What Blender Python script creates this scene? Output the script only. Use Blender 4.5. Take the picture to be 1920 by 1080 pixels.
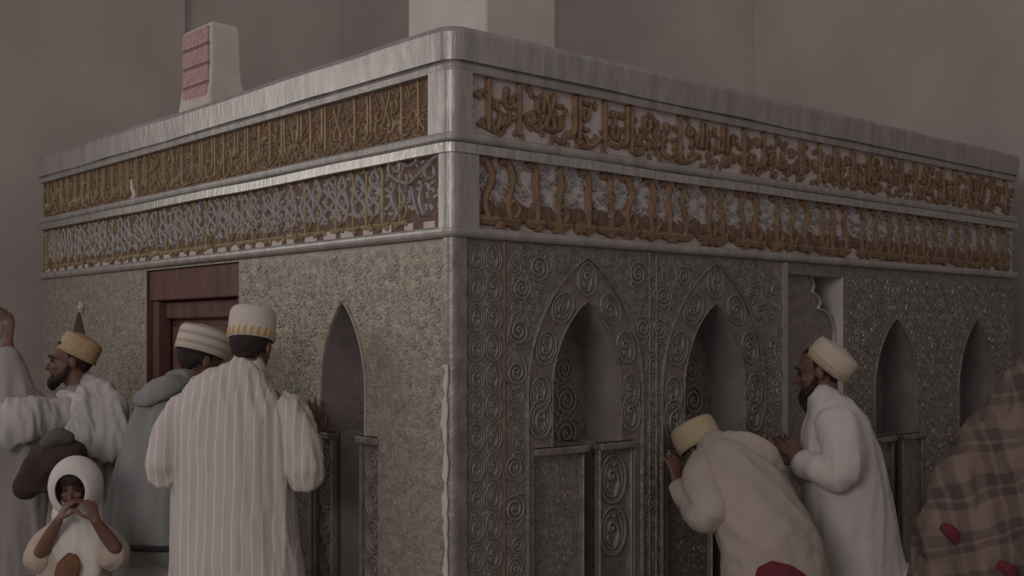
import bpy, bmesh, math, random
from mathutils import Vector, Matrix, noise
R = random.Random(7)
sc = bpy.context.scene
for o in list(bpy.data.objects):
    bpy.data.objects.remove(o)

# ------------------------------------------------------------------ camera, world, lights
FPX = 2135.0            # focal length in pixels of a 1920 px wide frame
HOR = 630.0             # row of the horizon
HC = 1.61               # eye height of the standing photographer
cam_d = bpy.data.cameras.new('camera'); cam = bpy.data.objects.new('camera', cam_d)
sc.collection.objects.link(cam); sc.camera = cam
cam_d.sensor_width = 36.0; cam_d.lens = 36.0 * FPX / 1920.0
cam_d.shift_y = (HOR - 540.0) / 1920.0
cam_d.clip_end = 100
cam.location = (0, 0, HC); cam.rotation_euler = (math.pi / 2, 0, 0)

wd = bpy.data.worlds.new('world'); sc.world = wd; wd.use_nodes = True
wd.node_tree.nodes['Background'].inputs[0].default_value = (1.0, 0.90, 0.885, 1)
wd.node_tree.nodes['Background'].inputs[1].default_value = 0.19

def area(name, loc, target, sx, sy, power, col):
    l = bpy.data.lights.new(name, 'AREA'); l.shape = 'RECTANGLE'; l.size = sx; l.size_y = sy
    l.energy = power; l.color = col
    o = bpy.data.objects.new(name, l); sc.collection.objects.link(o); o.location = loc
    o.rotation_euler = (Vector(target) - Vector(loc)).to_track_quat('-Z', 'Y').to_euler()
    return o
area('window_light', (-6.14, 5.45, 3.15), (-4.64, 3.77, 3.15), 3.0, 1.5, 38, (1.0, 0.97, 0.92))   # high window in the back wall, left of the view
area('doorway_light', (-3.4, -2.5, 3.6), (0.0, 5.0, 1.2), 3.0, 2.4, 105, (1.0, 0.91, 0.87))
sc.view_settings.view_transform = 'Standard'; sc.view_settings.look = 'None'
sc.view_settings.exposure = 0.0; sc.view_settings.gamma = 1.0
sc.view_settings.use_curve_mapping = False

# ------------------------------------------------------------------ frames of the place
D = 4.3
C0 = Vector((-0.0525 * D, D, 0))
DL = Vector((-0.666, 0.746, 0)).normalized(); DR = Vector((0.746, 0.666, 0)).normalized()
NL = -DR.copy(); NR = -DL.copy(); ZZ = Vector((0, 0, 1))
LU, LR = 1.003 * D, 1.088 * D                 # lengths of the two faces
def W(px, py, Y):                             # a point of the photograph at depth Y
    return Vector(((px - 960) / FPX * Y, Y, HC + (HOR - py) / FPX * Y))
def uof(px, side):
    r = (px - 960) / FPX
    d = DL if side == 'L' else DR
    return (r * C0.y - C0.x) / (d.x - r * d.y)
def uz(px, py, side):
    u = uof(px, side); d = DL if side == 'L' else DR
    Y = C0.y + u * d.y
    return u, HC + (HOR - py) / FPX * Y
def F(side, u, v, z):
    d, n = (DL, NL) if side == 'L' else (DR, NR)
    return C0 + d * u + n * v + ZZ * z
BASIS = {'L': Matrix((NR.to_tuple(), ZZ.to_tuple(), NL.to_tuple())).transposed(),
         'R': Matrix((DR.to_tuple(), ZZ.to_tuple(), NR.to_tuple())).transposed()}

# ------------------------------------------------------------------ materials
def mat(name, col, rough=0.7, metal=0.0, col2=None, scale=20.0, bump=0.0, bscale=60.0, spec=0.4, stretch=(1, 1, 1), contrast=(0.35, 0.65)):
    m = bpy.data.materials.new(name); m.use_nodes = True
    nt = m.node_tree; b = nt.nodes['Principled BSDF']
    b.inputs['Base Color'].default_value = (*col, 1); b.inputs['Roughness'].default_value = rough
    b.inputs['Metallic'].default_value = metal; b.inputs['Specular IOR Level'].default_value = spec
    tc = nt.nodes.new('ShaderNodeTexCoord'); mp = nt.nodes.new('ShaderNodeMapping')
    mp.inputs['Scale'].default_value = stretch
    nt.links.new(tc.outputs['Object'], mp.inputs['Vector'])
    if col2:
        n = nt.nodes.new('ShaderNodeTexNoise'); n.inputs['Scale'].default_value = scale; n.inputs['Detail'].default_value = 5
        r = nt.nodes.new('ShaderNodeValToRGB')
        r.color_ramp.elements[0].position, r.color_ramp.elements[1].position = contrast
        r.color_ramp.elements[0].color = (*col, 1); r.color_ramp.elements[1].color = (*col2, 1)
        nt.links.new(mp.outputs[0], n.inputs['Vector']); nt.links.new(n.outputs['Fac'], r.inputs[0])
        nt.links.new(r.outputs[0], b.inputs['Base Color'])
    if bump:
        n2 = nt.nodes.new('ShaderNodeTexNoise'); n2.inputs['Scale'].default_value = bscale; n2.inputs['Detail'].default_value = 4
        bp = nt.nodes.new('ShaderNodeBump'); bp.inputs['Strength'].default_value = bump; bp.inputs['Distance'].default_value = 0.01
        nt.links.new(mp.outputs[0], n2.inputs['Vector']); nt.links.new(n2.outputs['Fac'], bp.inputs['Height'])
        nt.links.new(bp.outputs[0], b.inputs['Normal'])
    return m
def stripes(m, axis, freq, col_a, col_b, width=0.3, wobble=0.0):   # stripes across one object axis
    nt = m.node_tree; b = nt.nodes['Principled BSDF']
    tc = nt.nodes.new('ShaderNodeTexCoord'); sp = nt.nodes.new('ShaderNodeSeparateXYZ')
    nz = nt.nodes.new('ShaderNodeTexNoise'); nz.inputs['Scale'].default_value = 4.0
    nt.links.new(tc.outputs['Object'], sp.inputs[0]); nt.links.new(tc.outputs['Object'], nz.inputs['Vector'])
    a = nt.nodes.new('ShaderNodeMath'); a.operation = 'MULTIPLY_ADD'; a.inputs[1].default_value = wobble
    nt.links.new(nz.outputs['Fac'], a.inputs[0]); nt.links.new(sp.outputs[axis], a.inputs[2])
    mu = nt.nodes.new('ShaderNodeMath'); mu.operation = 'MULTIPLY'; mu.inputs[1].default_value = freq
    fr = nt.nodes.new('ShaderNodeMath'); fr.operation = 'FRACT'
    nt.links.new(a.outputs[0], mu.inputs[0]); nt.links.new(mu.outputs[0], fr.inputs[0])
    r = nt.nodes.new('ShaderNodeValToRGB'); r.color_ramp.interpolation = 'LINEAR'
    e = r.color_ramp.elements
    e[0].position = 0; e[0].color = (*col_a, 1); e[1].position = 1; e[1].color = (*col_a, 1)
    for p, c in ((0.5 - width / 2 - 0.06, col_a), (0.5 - width / 2 + 0.06, col_b), (0.5 + width / 2 - 0.06, col_b), (0.5 + width / 2 + 0.06, col_a)):
        x = e.new(p); x.color = (*c, 1)
    nt.links.new(fr.outputs[0], r.inputs[0]); nt.links.new(r.outputs[0], b.inputs['Base Color'])
    return r

M = {}
M['wall'] = mat('plaster_wall', (0.50, 0.455, 0.425), 0.9, col2=(0.57, 0.53, 0.49), scale=1.3, bump=0.05, bscale=30, spec=0.2)
M['floor'] = mat('stone_floor', (0.34, 0.30, 0.27), 0.6, col2=(0.42, 0.38, 0.34), scale=3)
M['silver'] = mat('beaten_silver', (0.27, 0.245, 0.235), 0.42, 0.55, col2=(0.40, 0.37, 0.35), scale=14, bump=0.35, bscale=45)
M['silver_smooth'] = mat('sheet_silver', (0.40, 0.375, 0.365), 0.44, 0.55, col2=(0.56, 0.53, 0.51), scale=6, bump=0.35, bscale=16, stretch=(2.5, 2.5, .8), contrast=(.3, .7))
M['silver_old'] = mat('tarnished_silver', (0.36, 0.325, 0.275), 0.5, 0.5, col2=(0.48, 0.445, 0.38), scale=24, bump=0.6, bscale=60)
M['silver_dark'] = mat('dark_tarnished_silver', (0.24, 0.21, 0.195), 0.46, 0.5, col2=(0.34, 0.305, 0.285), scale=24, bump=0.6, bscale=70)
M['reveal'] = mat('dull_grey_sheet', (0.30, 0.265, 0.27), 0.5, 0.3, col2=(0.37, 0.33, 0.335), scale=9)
M['polished'] = mat('polished_silver', (0.46, 0.44, 0.425), 0.37, 0.8, col2=(0.62, 0.60, 0.575), scale=16, bump=0.3, bscale=30, stretch=(3, 3, .5))
M['knot'] = mat('silver_relief', (0.44, 0.41, 0.405), 0.55, 0.3, col2=(0.36, 0.335, 0.33), scale=40)
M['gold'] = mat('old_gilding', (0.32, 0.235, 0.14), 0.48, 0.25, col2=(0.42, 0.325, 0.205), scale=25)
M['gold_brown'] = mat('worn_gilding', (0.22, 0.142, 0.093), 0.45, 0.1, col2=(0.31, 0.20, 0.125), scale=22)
M['brown_ground'] = mat('brown_wood_ground', (0.16, 0.10, 0.075), 0.7, col2=(0.22, 0.14, 0.10), scale=30, bump=0.3)
M['pale_ground'] = mat('pale_metal_ground', (0.58, 0.51, 0.49), 0.6, 0.1, col2=(0.68, 0.61, 0.59), scale=20)
M['wood'] = mat('carved_red_wood', (0.12, 0.058, 0.05), 0.55, col2=(0.18, 0.09, 0.076), scale=12, bump=0.4, stretch=(1, 1, 0.2))
M['white'] = mat('white_plaster', (0.70, 0.66, 0.62), 0.85, col2=(0.62, 0.57, 0.53), scale=5, bump=0.1)
M['pink'] = mat('painted_pink_panel', (0.52, 0.27, 0.27), 0.8, col2=(0.56, 0.40, 0.40), scale=45, contrast=(0.4, 0.6))
M['brown_line'] = mat('brown_painted_line', (0.30, 0.20, 0.15), 0.8)
M['skin'] = mat('brown_skin', (0.165, 0.088, 0.062), 0.55, col2=(0.20, 0.11, 0.08), scale=9)
M['hair'] = mat('black_hair', (0.034, 0.026, 0.027), 0.75, col2=(0.052, 0.04, 0.038), scale=60, bump=0.4, bscale=150, spec=0.15)
M['eye'] = mat('dark_eye', (0.03, 0.02, 0.02), 0.3)
M['robe_white'] = mat('white_cotton', (0.70, 0.66, 0.64), 0.9, col2=(0.76, 0.72, 0.695), scale=3, bump=0.1, bscale=200, spec=0.1)
M['robe_striped'] = mat('striped_cotton', (0.62, 0.57, 0.55), 0.7, bump=0.1, bscale=200, spec=0.3)
stripes(M['robe_striped'], 0, 27.0, (0.60, 0.545, 0.52), (0.78, 0.735, 0.70), 0.16, 0.03)
M['robe_grey'] = mat('grey_wool', (0.27, 0.27, 0.275), 0.95, col2=(0.32, 0.32, 0.325), scale=5, spec=0.1)
M['robe_pale_grey'] = mat('pale_grey_cloth', (0.36, 0.34, 0.345), 0.95, spec=0.1)
M['dark_trim'] = mat('dark_braid', (0.05, 0.045, 0.05), 0.9)
M['robe_cream'] = mat('cream_cotton', (0.46, 0.395, 0.345), 0.9, col2=(0.51, 0.445, 0.39), scale=4, bump=0.1, bscale=180, spec=0.1)
M['sleeve_cream'] = mat('cream_sleeve', (0.50, 0.42, 0.35), 0.9, col2=(0.56, 0.48, 0.41), scale=9, spec=0.1)
M['shawl_grey'] = mat('grey_white_shawl', (0.50, 0.48, 0.475), 0.9, col2=(0.60, 0.58, 0.57), scale=3, spec=0.1)
M['robe_dim'] = mat('dim_grey_robe', (0.33, 0.305, 0.295), 0.9, col2=(0.40, 0.37, 0.36), scale=3, spec=0.1)
M['cap_white'] = mat('white_knit_cap', (0.66, 0.60, 0.54), 0.85, bump=0.5, bscale=160, col2=(0.73, 0.67, 0.60), scale=60)
M['cap_cream'] = mat('cream_cap', (0.66, 0.58, 0.49), 0.85, bump=0.3, bscale=160)
M['cap_yellow'] = mat('pale_yellow_cap', (0.50, 0.41, 0.27), 0.85, bump=0.3, bscale=120)
M['cap_gold'] = mat('gold_embroidered_cap', (0.48, 0.33, 0.17), 0.7, col2=(0.60, 0.46, 0.28), scale=90, bump=0.6, bscale=140)
M['cap_striped'] = mat('striped_cap', (0.66, 0.60, 0.53), 0.85, bump=0.2, bscale=160)
stripes(M['cap_striped'], 2, 24.0, (0.68, 0.62, 0.55), (0.48, 0.41, 0.34), 0.4)
M['gold_thread'] = mat('gold_thread', (0.56, 0.37, 0.13), 0.6, 0.2)
M['tan_band'] = mat('tan_cap_band', (0.50, 0.37, 0.25), 0.8, col2=(0.56, 0.44, 0.32), scale=70)
M['leather'] = mat('dark_leather', (0.052, 0.036, 0.033), 0.75, col2=(0.085, 0.06, 0.05), scale=8, spec=.2)
M['olive'] = mat('olive_cloth', (0.12, 0.11, 0.09), 0.9)
M['pink_pale'] = mat('faded_pink_paint', (0.56, 0.40, 0.39), 0.9)
M['red'] = mat('red_cloth', (0.17, 0.028, 0.045), 0.9)
M['orange_brown'] = mat('orange_brown_print', (0.22, 0.115, 0.065), 0.9, col2=(0.16, 0.08, 0.05), scale=40)
def plaid():
    m = mat('plaid_wool', (0.3, 0.25, 0.2), 0.95, spec=0.05); nt = m.node_tree; b = nt.nodes['Principled BSDF']
    tc = nt.nodes.new('ShaderNodeTexCoord'); mp = nt.nodes.new('ShaderNodeMapping')
    mp.inputs['Rotation'].default_value = (0, math.radians(14), math.radians(20))
    nz = nt.nodes.new('ShaderNodeTexNoise'); nz.inputs['Scale'].default_value = 3.0
    ad = nt.nodes.new('ShaderNodeVectorMath'); ad.operation = 'MULTIPLY_ADD'; ad.inputs[1].default_value = (0.12, 0.12, 0.12)
    nt.links.new(tc.outputs['Object'], nz.inputs['Vector']); nt.links.new(nz.outputs['Color'], ad.inputs[0])
    nt.links.new(tc.outputs['Object'], ad.inputs[2]); nt.links.new(ad.outputs[0], mp.inputs['Vector'])
    sp = nt.nodes.new('ShaderNodeSeparateXYZ'); nt.links.new(mp.outputs[0], sp.inputs[0])
    last = None
    base = (0.27, 0.205, 0.175); dark = (0.072, 0.048, 0.054)
    for ax, f in ((0, 5.5), (2, 6.0)):
        mu = nt.nodes.new('ShaderNodeMath'); mu.operation = 'MULTIPLY'; mu.inputs[1].default_value = f
        fr = nt.nodes.new('ShaderNodeMath'); fr.operation = 'FRACT'
        r = nt.nodes.new('ShaderNodeValToRGB'); e = r.color_ramp.elements
        e[0].position = 0.0; e[0].color = (1, 1, 1, 1); e[1].position = 0.44; e[1].color = (1, 1, 1, 1)
        for p, c in ((0.48, .30), (0.62, .30), (0.64, .85), (0.70, .85), (0.72, .22), (0.94, .30), (0.98, 1)):
            x = e.new(p); x.color = (c, c, c, 1)
        nt.links.new(sp.outputs[ax], mu.inputs[0]); nt.links.new(mu.outputs[0], fr.inputs[0]); nt.links.new(fr.outputs[0], r.inputs[0])
        if last is None: last = r.outputs[0]
        else:
            x = nt.nodes.new('ShaderNodeMix'); x.data_type = 'FLOAT'; x.inputs[0].default_value = 0.5
            nt.links.new(last, x.inputs[2]); nt.links.new(r.outputs[0], x.inputs[3]); last = x.outputs[0]
    mx = nt.nodes.new('ShaderNodeMix'); mx.data_type = 'RGBA'
    mx.inputs[6].default_value = (*dark, 1); mx.inputs[7].default_value = (*base, 1)
    nt.links.new(last, mx.inputs[0]); nt.links.new(mx.outputs[2], b.inputs['Base Color'])
    return m
M['plaid'] = plaid()

# ------------------------------------------------------------------ helpers
COL = sc.collection
def adopt(o, parent):
    o.parent = parent
    m = Matrix.Identity(4); p = parent
    while p:
        m = p.matrix_basis @ m if p.parent is None else m
        p = p.parent
    o.matrix_parent_inverse = m.inverted()
def root(parent):
    while parent.parent: parent = parent.parent
    return parent
def thing(name, label, cat, loc, group=None):
    o = bpy.data.objects.new(name, None); COL.objects.link(o); o.location = loc
    o.empty_display_size = 0.1
    o['label'] = label; o['category'] = cat
    if group: o['group'] = group
    return o
def link(name, me, m, parent=None, label=None, smooth=False, kind=None):
    o = bpy.data.objects.new(name, me); COL.objects.link(o)
    if m and not me.materials: me.materials.append(M[m])
    if parent:
        o.parent = parent
        # every mesh is written in world coordinates; only top-level empties are moved
        if parent.parent is None and parent.type == 'EMPTY':
            o.matrix_parent_inverse = Matrix.Translation(-Vector(parent.location))
        elif parent.parent is not None:
            o.matrix_parent_inverse = parent.matrix_basis.inverted()
    if label: o['label'] = label
    if kind: o['kind'] = kind
    if smooth:
        for p in me.polygons: p.use_smooth = True
    return o
class MB:
    def __init__(s): s.v = []; s.f = []
    def add(s, vs, fs):
        k = len(s.v); s.v += [tuple(x) for x in vs]; s.f += [tuple(i + k for i in f) for f in fs]
    def box8(s, p):   # eight points, bottom ring then top ring
        s.add(p, [(0, 3, 2, 1), (4, 5, 6, 7), (0, 1, 5, 4), (1, 2, 6, 5), (2, 3, 7, 6), (3, 0, 4, 7)])
    def fbox(s, side, u0, u1, v0, v1, z0, z1):
        s.box8([F(side, u, v, z) for z in (z0, z1) for u, v in ((u0, v0), (u1, v0), (u1, v1), (u0, v1))])
    def mesh(s, name, recalc=True):
        me = bpy.data.meshes.new(name); me.from_pydata(s.v, [], s.f); me.update()
        if recalc:
            bm = bmesh.new(); bm.from_mesh(me); bmesh.ops.recalc_face_normals(bm, faces=bm.faces); bm.to_mesh(me); bm.free()
        return me
    def build(s, name, m, parent=None, **k):
        return link(name, s.mesh(name), m, parent, **k)
def bevel(o, w, seg=2):
    b = o.modifiers.new('bevel', 'BEVEL'); b.width = w; b.segments = seg; b.limit_method = 'ANGLE'; return o
def catmull(pts, n=6):
    if len(pts) < 3: return [Vector(p) for p in pts]
    P = [Vector(p) for p in pts]; P = [2 * P[0] - P[1]] + P + [2 * P[-1] - P[-2]]
    out = []
    for i in range(1, len(P) - 2):
        for k in range(n):
            t = k / n
            out.append(0.5 * ((2 * P[i]) + (P[i + 1] - P[i - 1]) * t + (2 * P[i - 1] - 5 * P[i] + 4 * P[i + 1] - P[i + 2]) * t * t
                              + (-P[i - 1] + 3 * P[i] - 3 * P[i + 1] + P[i + 2]) * t ** 3))
    out.append(P[-2]); return out
PROF = ((-1, 0), (-0.75, 0.75), (0, 1), (0.75, 0.75), (1, 0))
def ribbon(mb, pts, w, h, to3, n=5, taper=True):      # relief stroke lying on a face; to3(x, y, out)
    P = catmull([Vector((p[0], p[1])) for p in pts], n); N = len(P)
    vs = []; fs = []
    for i, p in enumerate(P):
        t = (P[min(i + 1, N - 1)] - P[max(i - 1, 0)])
        t = t.normalized() if t.length > 1e-6 else Vector((1, 0))
        nn = Vector((-t.y, t.x)); k = 1.0
        if taper and (i == 0 or i == N - 1): k = 0.55
        for a, b in PROF:
            q = p + nn * (a * w * k); vs.append(to3(q.x, q.y, b * h))
    for i in range(N - 1):
        for j in range(4): fs.append((i * 5 + j, i * 5 + j + 1, i * 5 + j + 6, i * 5 + j + 5))
    fs.append((0, 1, 2, 3, 4)); k = (N - 1) * 5; fs.append((k + 4, k + 3, k + 2, k + 1, k))
    mb.add(vs, fs)
def bead(mb, x, y, r, h, to3, n=8):
    vs = [to3(x, y, h)] + [to3(x + r * .75 * math.cos(2 * math.pi * i / n), y + r * .75 * math.sin(2 * math.pi * i / n), h * .7) for i in range(n)] \
        + [to3(x + r * math.cos(2 * math.pi * i / n), y + r * math.sin(2 * math.pi * i / n), 0) for i in range(n)]
    fs = [(0, 1 + i, 1 + (i + 1) % n) for i in range(n)] + [(1 + i, 1 + n + i, 1 + n + (i + 1) % n, 1 + (i + 1) % n) for i in range(n)]
    mb.add(vs, fs)

# ------------------------------------------------------------------ the room
def struct(o):
    o['kind'] = 'structure'; return o
GAP = 0.8
tA, tB = LU + GAP, LR + GAP
KC = C0 + DL * tA + DR * tB                     # far corner of the room
def wall_box(mb, p, q, inward, thick, z0, z1, proud=0.0):
    a, b = p + inward * proud, q + inward * proud
    c, d = q - inward * thick, p - inward * thick
    mb.box8([x + ZZ * z for z in (z0, z1) for x in (a, b, c, d)])
H = 5.5
inA, inB = -DL, -DR
mb = MB(); wall_box(mb, KC, KC - DR * 11.0, inA, 0.3, 0, H); struct(mb.build('wall_back', 'wall'))
mb = MB(); wall_box(mb, KC + DR * 0, KC - DL * 11.0, inB, 0.3, 0, H); struct(mb.build('wall_right', 'wall'))
def on_wall(px, base, d):                        # distance along a wall of an image column
    r = (px - 960) / FPX
    return (r * base.y - base.x) / (d.x - r * d.y)
# shallow piers of the plastered walls
s335 = on_wall(336, KC, -DR); s640 = on_wall(640, KC, -DR)
mb = MB(); wall_box(mb, KC - DR * s335, KC - DR * 10.9, inA, 0.0, 0, H, 0.10); struct(mb.build('trim_1', 'wall'))
mb = MB(); wall_box(mb, KC - DR * 0.002, KC - DR * s640, inA, 0.0, 0, H, 0.03); struct(mb.build('trim_2', 'wall'))
s1425 = on_wall(1430, KC, -DL)
mb = MB(); wall_box(mb, KC - DL * s1425, KC - DL * 10.9, inB, 0.0, 0, H, 0.12); struct(mb.build('trim_3', 'wall'))
mb = MB(); mb.box8([Vector(p) for p in ((-9, -4, -.1), (9, -4, -.1), (9, 14, -.1), (-9, 14, -.1), (-9, -4, 0), (9, -4, 0), (9, 14, 0), (-9, 14, 0))])
struct(mb.build('floor', 'floor'))

# ------------------------------------------------------------------ the shrine
SH = thing('shrine', 'silver covered square shrine with gilded inscription bands and pointed niches', 'shrine', C0 + DL * (LU / 2) + DR * (LR / 2))
ZT = 2.777                                       # top of the shrine
Z_F0, Z_U1, Z_U0, Z_L1, Z_L0, Z_B = 2.647, 2.612, 2.385, 2.303, 2.025, 1.983
def path(r, n=8):
    out = [(C0 + DL * LU, NL), (C0 + DL * r, NL)]
    c = C0 + (DL + DR) * r
    for i in range(1, n):
        a = i / n * math.pi / 2; nn = (NL * math.cos(a) + NR * math.sin(a)); out.append((c + nn * r, nn))
    out += [(C0 + DR * r, NR), (C0 + DR * LR, NR)]
    return out
def sweep(name, prof, m, r=0.05, ulimit=None, parent=SH, wob=0.0, seg=1, **k):   # profile of (outward, z) closed polygon
    P = path(r)
    if ulimit: P = [(C0 + DL * ulimit[0], NL)] + P[1:-1] + [(C0 + DR * ulimit[1], NR)]
    if seg > 1:
        a, b = P[0], P[1]; c, d = P[-2], P[-1]
        P = [(a[0].lerp(b[0], i / seg), NL) for i in range(seg)] + P[1:-1] + [(c[0].lerp(d[0], i / seg), NR) for i in range(1, seg + 1)]
    mb = MB(); n = len(prof); vs = []; fs = []
    for b, nn in P:
        for v, z in prof:
            w = wob * noise.noise(Vector((b.x * 2.2, b.y * 2.2, z * 5))) if wob else 0
            vs.append(b + nn * (v + w * .5) + ZZ * (z + w))
    for i in range(len(P) - 1):
        for j in range(n): fs.append((i * n + j, i * n + (j + 1) % n, (i + 1) * n + (j + 1) % n, (i + 1) * n + j))
    fs.append(tuple(range(n))); fs.append(tuple((len(P) - 1) * n + j for j in reversed(range(n))))
    mb.add(vs, fs); return mb.build(name, m, parent, **k)
def roll(zc, r, v0, n=7):
    return [(-0.02, zc - r)] + [(v0 + .75 * r * math.cos(-math.pi / 2 + math.pi * i / (n - 1)), zc + r * math.sin(-math.pi / 2 + math.pi * i / (n - 1))) for i in range(n)] + [(-0.02, zc + r)]
sweep('cornice', [(-0.08, Z_F0 + .004), (0.036, Z_F0 + .004), (0.042, ZT - .02), (0.034, ZT), (-0.08, ZT)], 'silver_smooth', 0.04, wob=0.008, seg=24)
sweep('upper_frame_rail', [(-0.02, Z_U1), (0.028, Z_U1), (0.034, Z_F0 - .012), (0.02, Z_F0 + .006), (-0.02, Z_F0 + .006)], 'silver_smooth', 0.022)
sweep('roll_moulding', roll(Z_U0 - .020, .021, .017), 'silver_smooth', 0.022)
sweep('middle_frame_rail', [(-0.02, Z_L1), (0.036, Z_L1), (0.033, Z_U0 - .044), (-0.02, Z_U0 - .040)], 'polished', 0.022, wob=0.003, seg=40)
sweep('roll_moulding', roll(Z_L0 - .020, .021, .017), 'silver_smooth', 0.022)
uL812, uR878 = uof(813, 'L'), uof(878, 'R'); uL832, uR892 = uof(833, 'L'), uof(890, 'R')
sweep('corner_post', [(-0.02, Z_U0 - .01), (0.028, Z_U0 - .01), (0.028, Z_U1 + .01), (-0.02, Z_U1 + .01)], 'silver_smooth', 0.022, (uL812, uR878))
sweep('corner_post', [(-0.02, Z_L0 - .01), (0.028, Z_L0 - .01), (0.028, Z_L1 + .01), (-0.02, Z_L1 + .01)], 'silver_smooth', 0.022, (uL832, uR892))
mb = MB(); a, b, c, d = C0 + (DL + DR) * .07, C0 + DR * LR + DL * .07, C0 + DR * LR + DL * LU, C0 + DL * LU + DR * .07
mb.box8([x + ZZ * z for z in (2.55, ZT - .006) for x in (a, b, c, d)]); mb.build('roof_slab', 'white', SH)
for (p, q, n_) in ((C0 + DL * LU + DR * .006, C0 + DL * LU + DR * LR, DL), (C0 + DR * LR + DL * .006, C0 + DR * LR + DL * LU, DR)):
    mb = MB(); mb.box8([x + ZZ * z for z in (0, 2.70) for x in (p, q, q - n_ * .12, p - n_ * .12)]); mb.build('end_wall', 'silver_dark', SH)

# ---- faces with niches
ARCH = []
def arch_pts(c, hw, zs, zt, n=9):                # right half of a pointed arch from spring to tip then left half down
    H_ = zt - zs; r = (hw * hw + H_ * H_) / (2 * hw); out = []
    amax = math.asin(min(1, H_ / r))
    rt = [(c - (r - hw) + r * math.cos(amax * i / n), zs + r * math.sin(amax * i / n)) for i in range(n + 1)]
    return rt + [(2 * c - x, z) for x, z in reversed(rt[:-1])]
NICHES = {'L': [], 'R': []}
def niche(side, x0, x1, ytip, xtip, yspring, yledge, low, strip, depth):
    ua, za = uz(x0, yspring, side); ub, _ = uz(x1, yspring, side)
    ut, zt = uz(xtip, ytip, side); _, zl = uz(xtip, yledge, side); _, zs = uz(xtip, yspring, side)
    c = (ua + ub) / 2; hw = abs(ub - ua) / 2
    NICHES[side].append(dict(c=c, hw=hw, zs=zs, zt=zt, zl=zl, low=low * hw, strip=strip * hw, depth=depth))
niche('L', 604, 685, 567, 643, 735, 812, 0.62, 1.55, 0.17)
niche('L', 130, 172, 580, 152, 720, 800, 0.62, 1.5, 0.17)
niche('R', 1036, 1161, 566, 1099, 735, 832, 0.55, 1.5, 0.20)
niche('R', 1283, 1395, 570, 1343, 735, 832, 0.55, 1.5, 0.20)
niche('R', 1640, 1717, 598, 1679, 735, 815, 0.55, 1.5, 0.20)
niche('R', 1797, 1862, 600, 1830, 735, 812, 0.55, 1.5, 0.20)
ZN0 = 0.22                                       # niche sill
uD0, uD1 = uof(448, 'L'), uof(275, 'L'); zD1 = Z_B - 0.012   # wooden door on the left face
uO0, uO1 = uof(1474, 'R'), uof(1581, 'R'); zO1 = 1.925       # plaster opening on the right face
def hole(N):
    a = arch_pts(N['c'], N['hw'], N['zs'], N['zt'])
    s = N['strip']; c = N['c']; zl = N['zl']
    return [(c + s, ZN0), (c + s, zl), (c + N['hw'], zl)] + a + [(c - N['hw'], zl), (c - s, zl), (c - s, ZN0)]
def face(side, L, m):
    bm = bmesh.new(); edges = []
    loops = [[(0.0, 0), (L, 0), (L, Z_B), (0.0, Z_B)]] + [hole(N) for N in NICHES[side]]
    loops.append([(uD0, .02), (uD1, .02), (uD1, zD1), (uD0, zD1)] if side == 'L' else [(uO0, .02), (uO1, .02), (uO1, zO1), (uO0, zO1)])
    for lp in loops:
        vs = [bm.verts.new(F(side, u, 0, z)) for u, z in lp]
        edges += [bm.edges.new((vs[i], vs[(i + 1) % len(vs)])) for i in range(len(vs))]
    bmesh.ops.triangle_fill(bm, use_beauty=True, edges=edges)
    n = NL if side == 'L' else NR
    for f in bm.faces:
        f.normal_update()
        if f.normal.dot(n) < 0: f.normal_flip()
    me = bpy.data.meshes.new('wall_panel'); bm.to_mesh(me); bm.free()
    return link('wall_panel', me, m, SH)
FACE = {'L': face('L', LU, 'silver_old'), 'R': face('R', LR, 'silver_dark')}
# reveal, strips and back of every niche
SCR = {}
def spiral_mesh(name, mirror, turns=2.1, seg=30, wv=0.13, hv=0.22, oval=1.0, flower=True):
    mb = MB(); pts = []
    for i in range(seg + 1):
        t = i / seg; a = turns * 2 * math.pi * t; r = 1 - 0.80 * t
        pts.append((r * math.cos(a) * (-1 if mirror else 1), r * math.sin(a) * oval))
    to3 = lambda x, y, o: (x, y, o)
    ribbon(mb, pts, wv, hv, to3, n=1)
    bead(mb, 0, 0, .17, .26, to3, 6)
    sg = -1 if mirror else 1
    for a in ((.6, 1.7, 2.9, 4.1) if flower else ()):
        ribbon(mb, [(.80 * math.cos(a) * sg, .80 * math.sin(a)), (1.12 * math.cos(a + .25) * sg, 1.12 * math.sin(a + .25)), (1.34 * math.cos(a + .75) * sg, 1.34 * math.sin(a + .75))], .10, hv * .8, to3, n=2)
    if flower: ribbon(mb, [(1.0 * (-1 if mirror else 1), 0), (1.15 * (-1 if mirror else 1), -.6), (0.9 * (-1 if mirror else 1), -1.15)], .12, hv * .8, to3, n=3)
    return mb.mesh(name)
SCR[0] = spiral_mesh('scroll', False); SCR[1] = spiral_mesh('scroll', True)
def medallion_mesh(mirror):
    mb = MB(); to3 = lambda x, y, o: (x, y, o); sg = -1 if mirror else 1
    for r, w_, h_ in ((1.0, .11, .2), (.74, .07, .15)):
        ribbon(mb, [(r * math.cos(2 * math.pi * i / 18), r * 1.3 * math.sin(2 * math.pi * i / 18)) for i in range(19)], w_, h_, to3, 1, False)
    ribbon(mb, [(.1 * sg, -.95), (.42 * sg, -.3), (.2 * sg, .35), (-.25 * sg, .45), (-.3 * sg, .05), (.0, .0)], .10, .22, to3, 3)
    ribbon(mb, [(-.1 * sg, -.8), (-.42 * sg, -.45), (-.38 * sg, -.2)], .09, .18, to3, 2)
    bead(mb, -.02, .12, .16, .26, to3, 6); bead(mb, .1 * sg, .78, .14, .22, to3, 6)
    return mb.mesh('scroll')
SCR[2] = medallion_mesh(False); SCR[3] = medallion_mesh(True)
for k in SCR: SCR[k].materials.append(M['silver'])
NSCR = [0]
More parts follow.
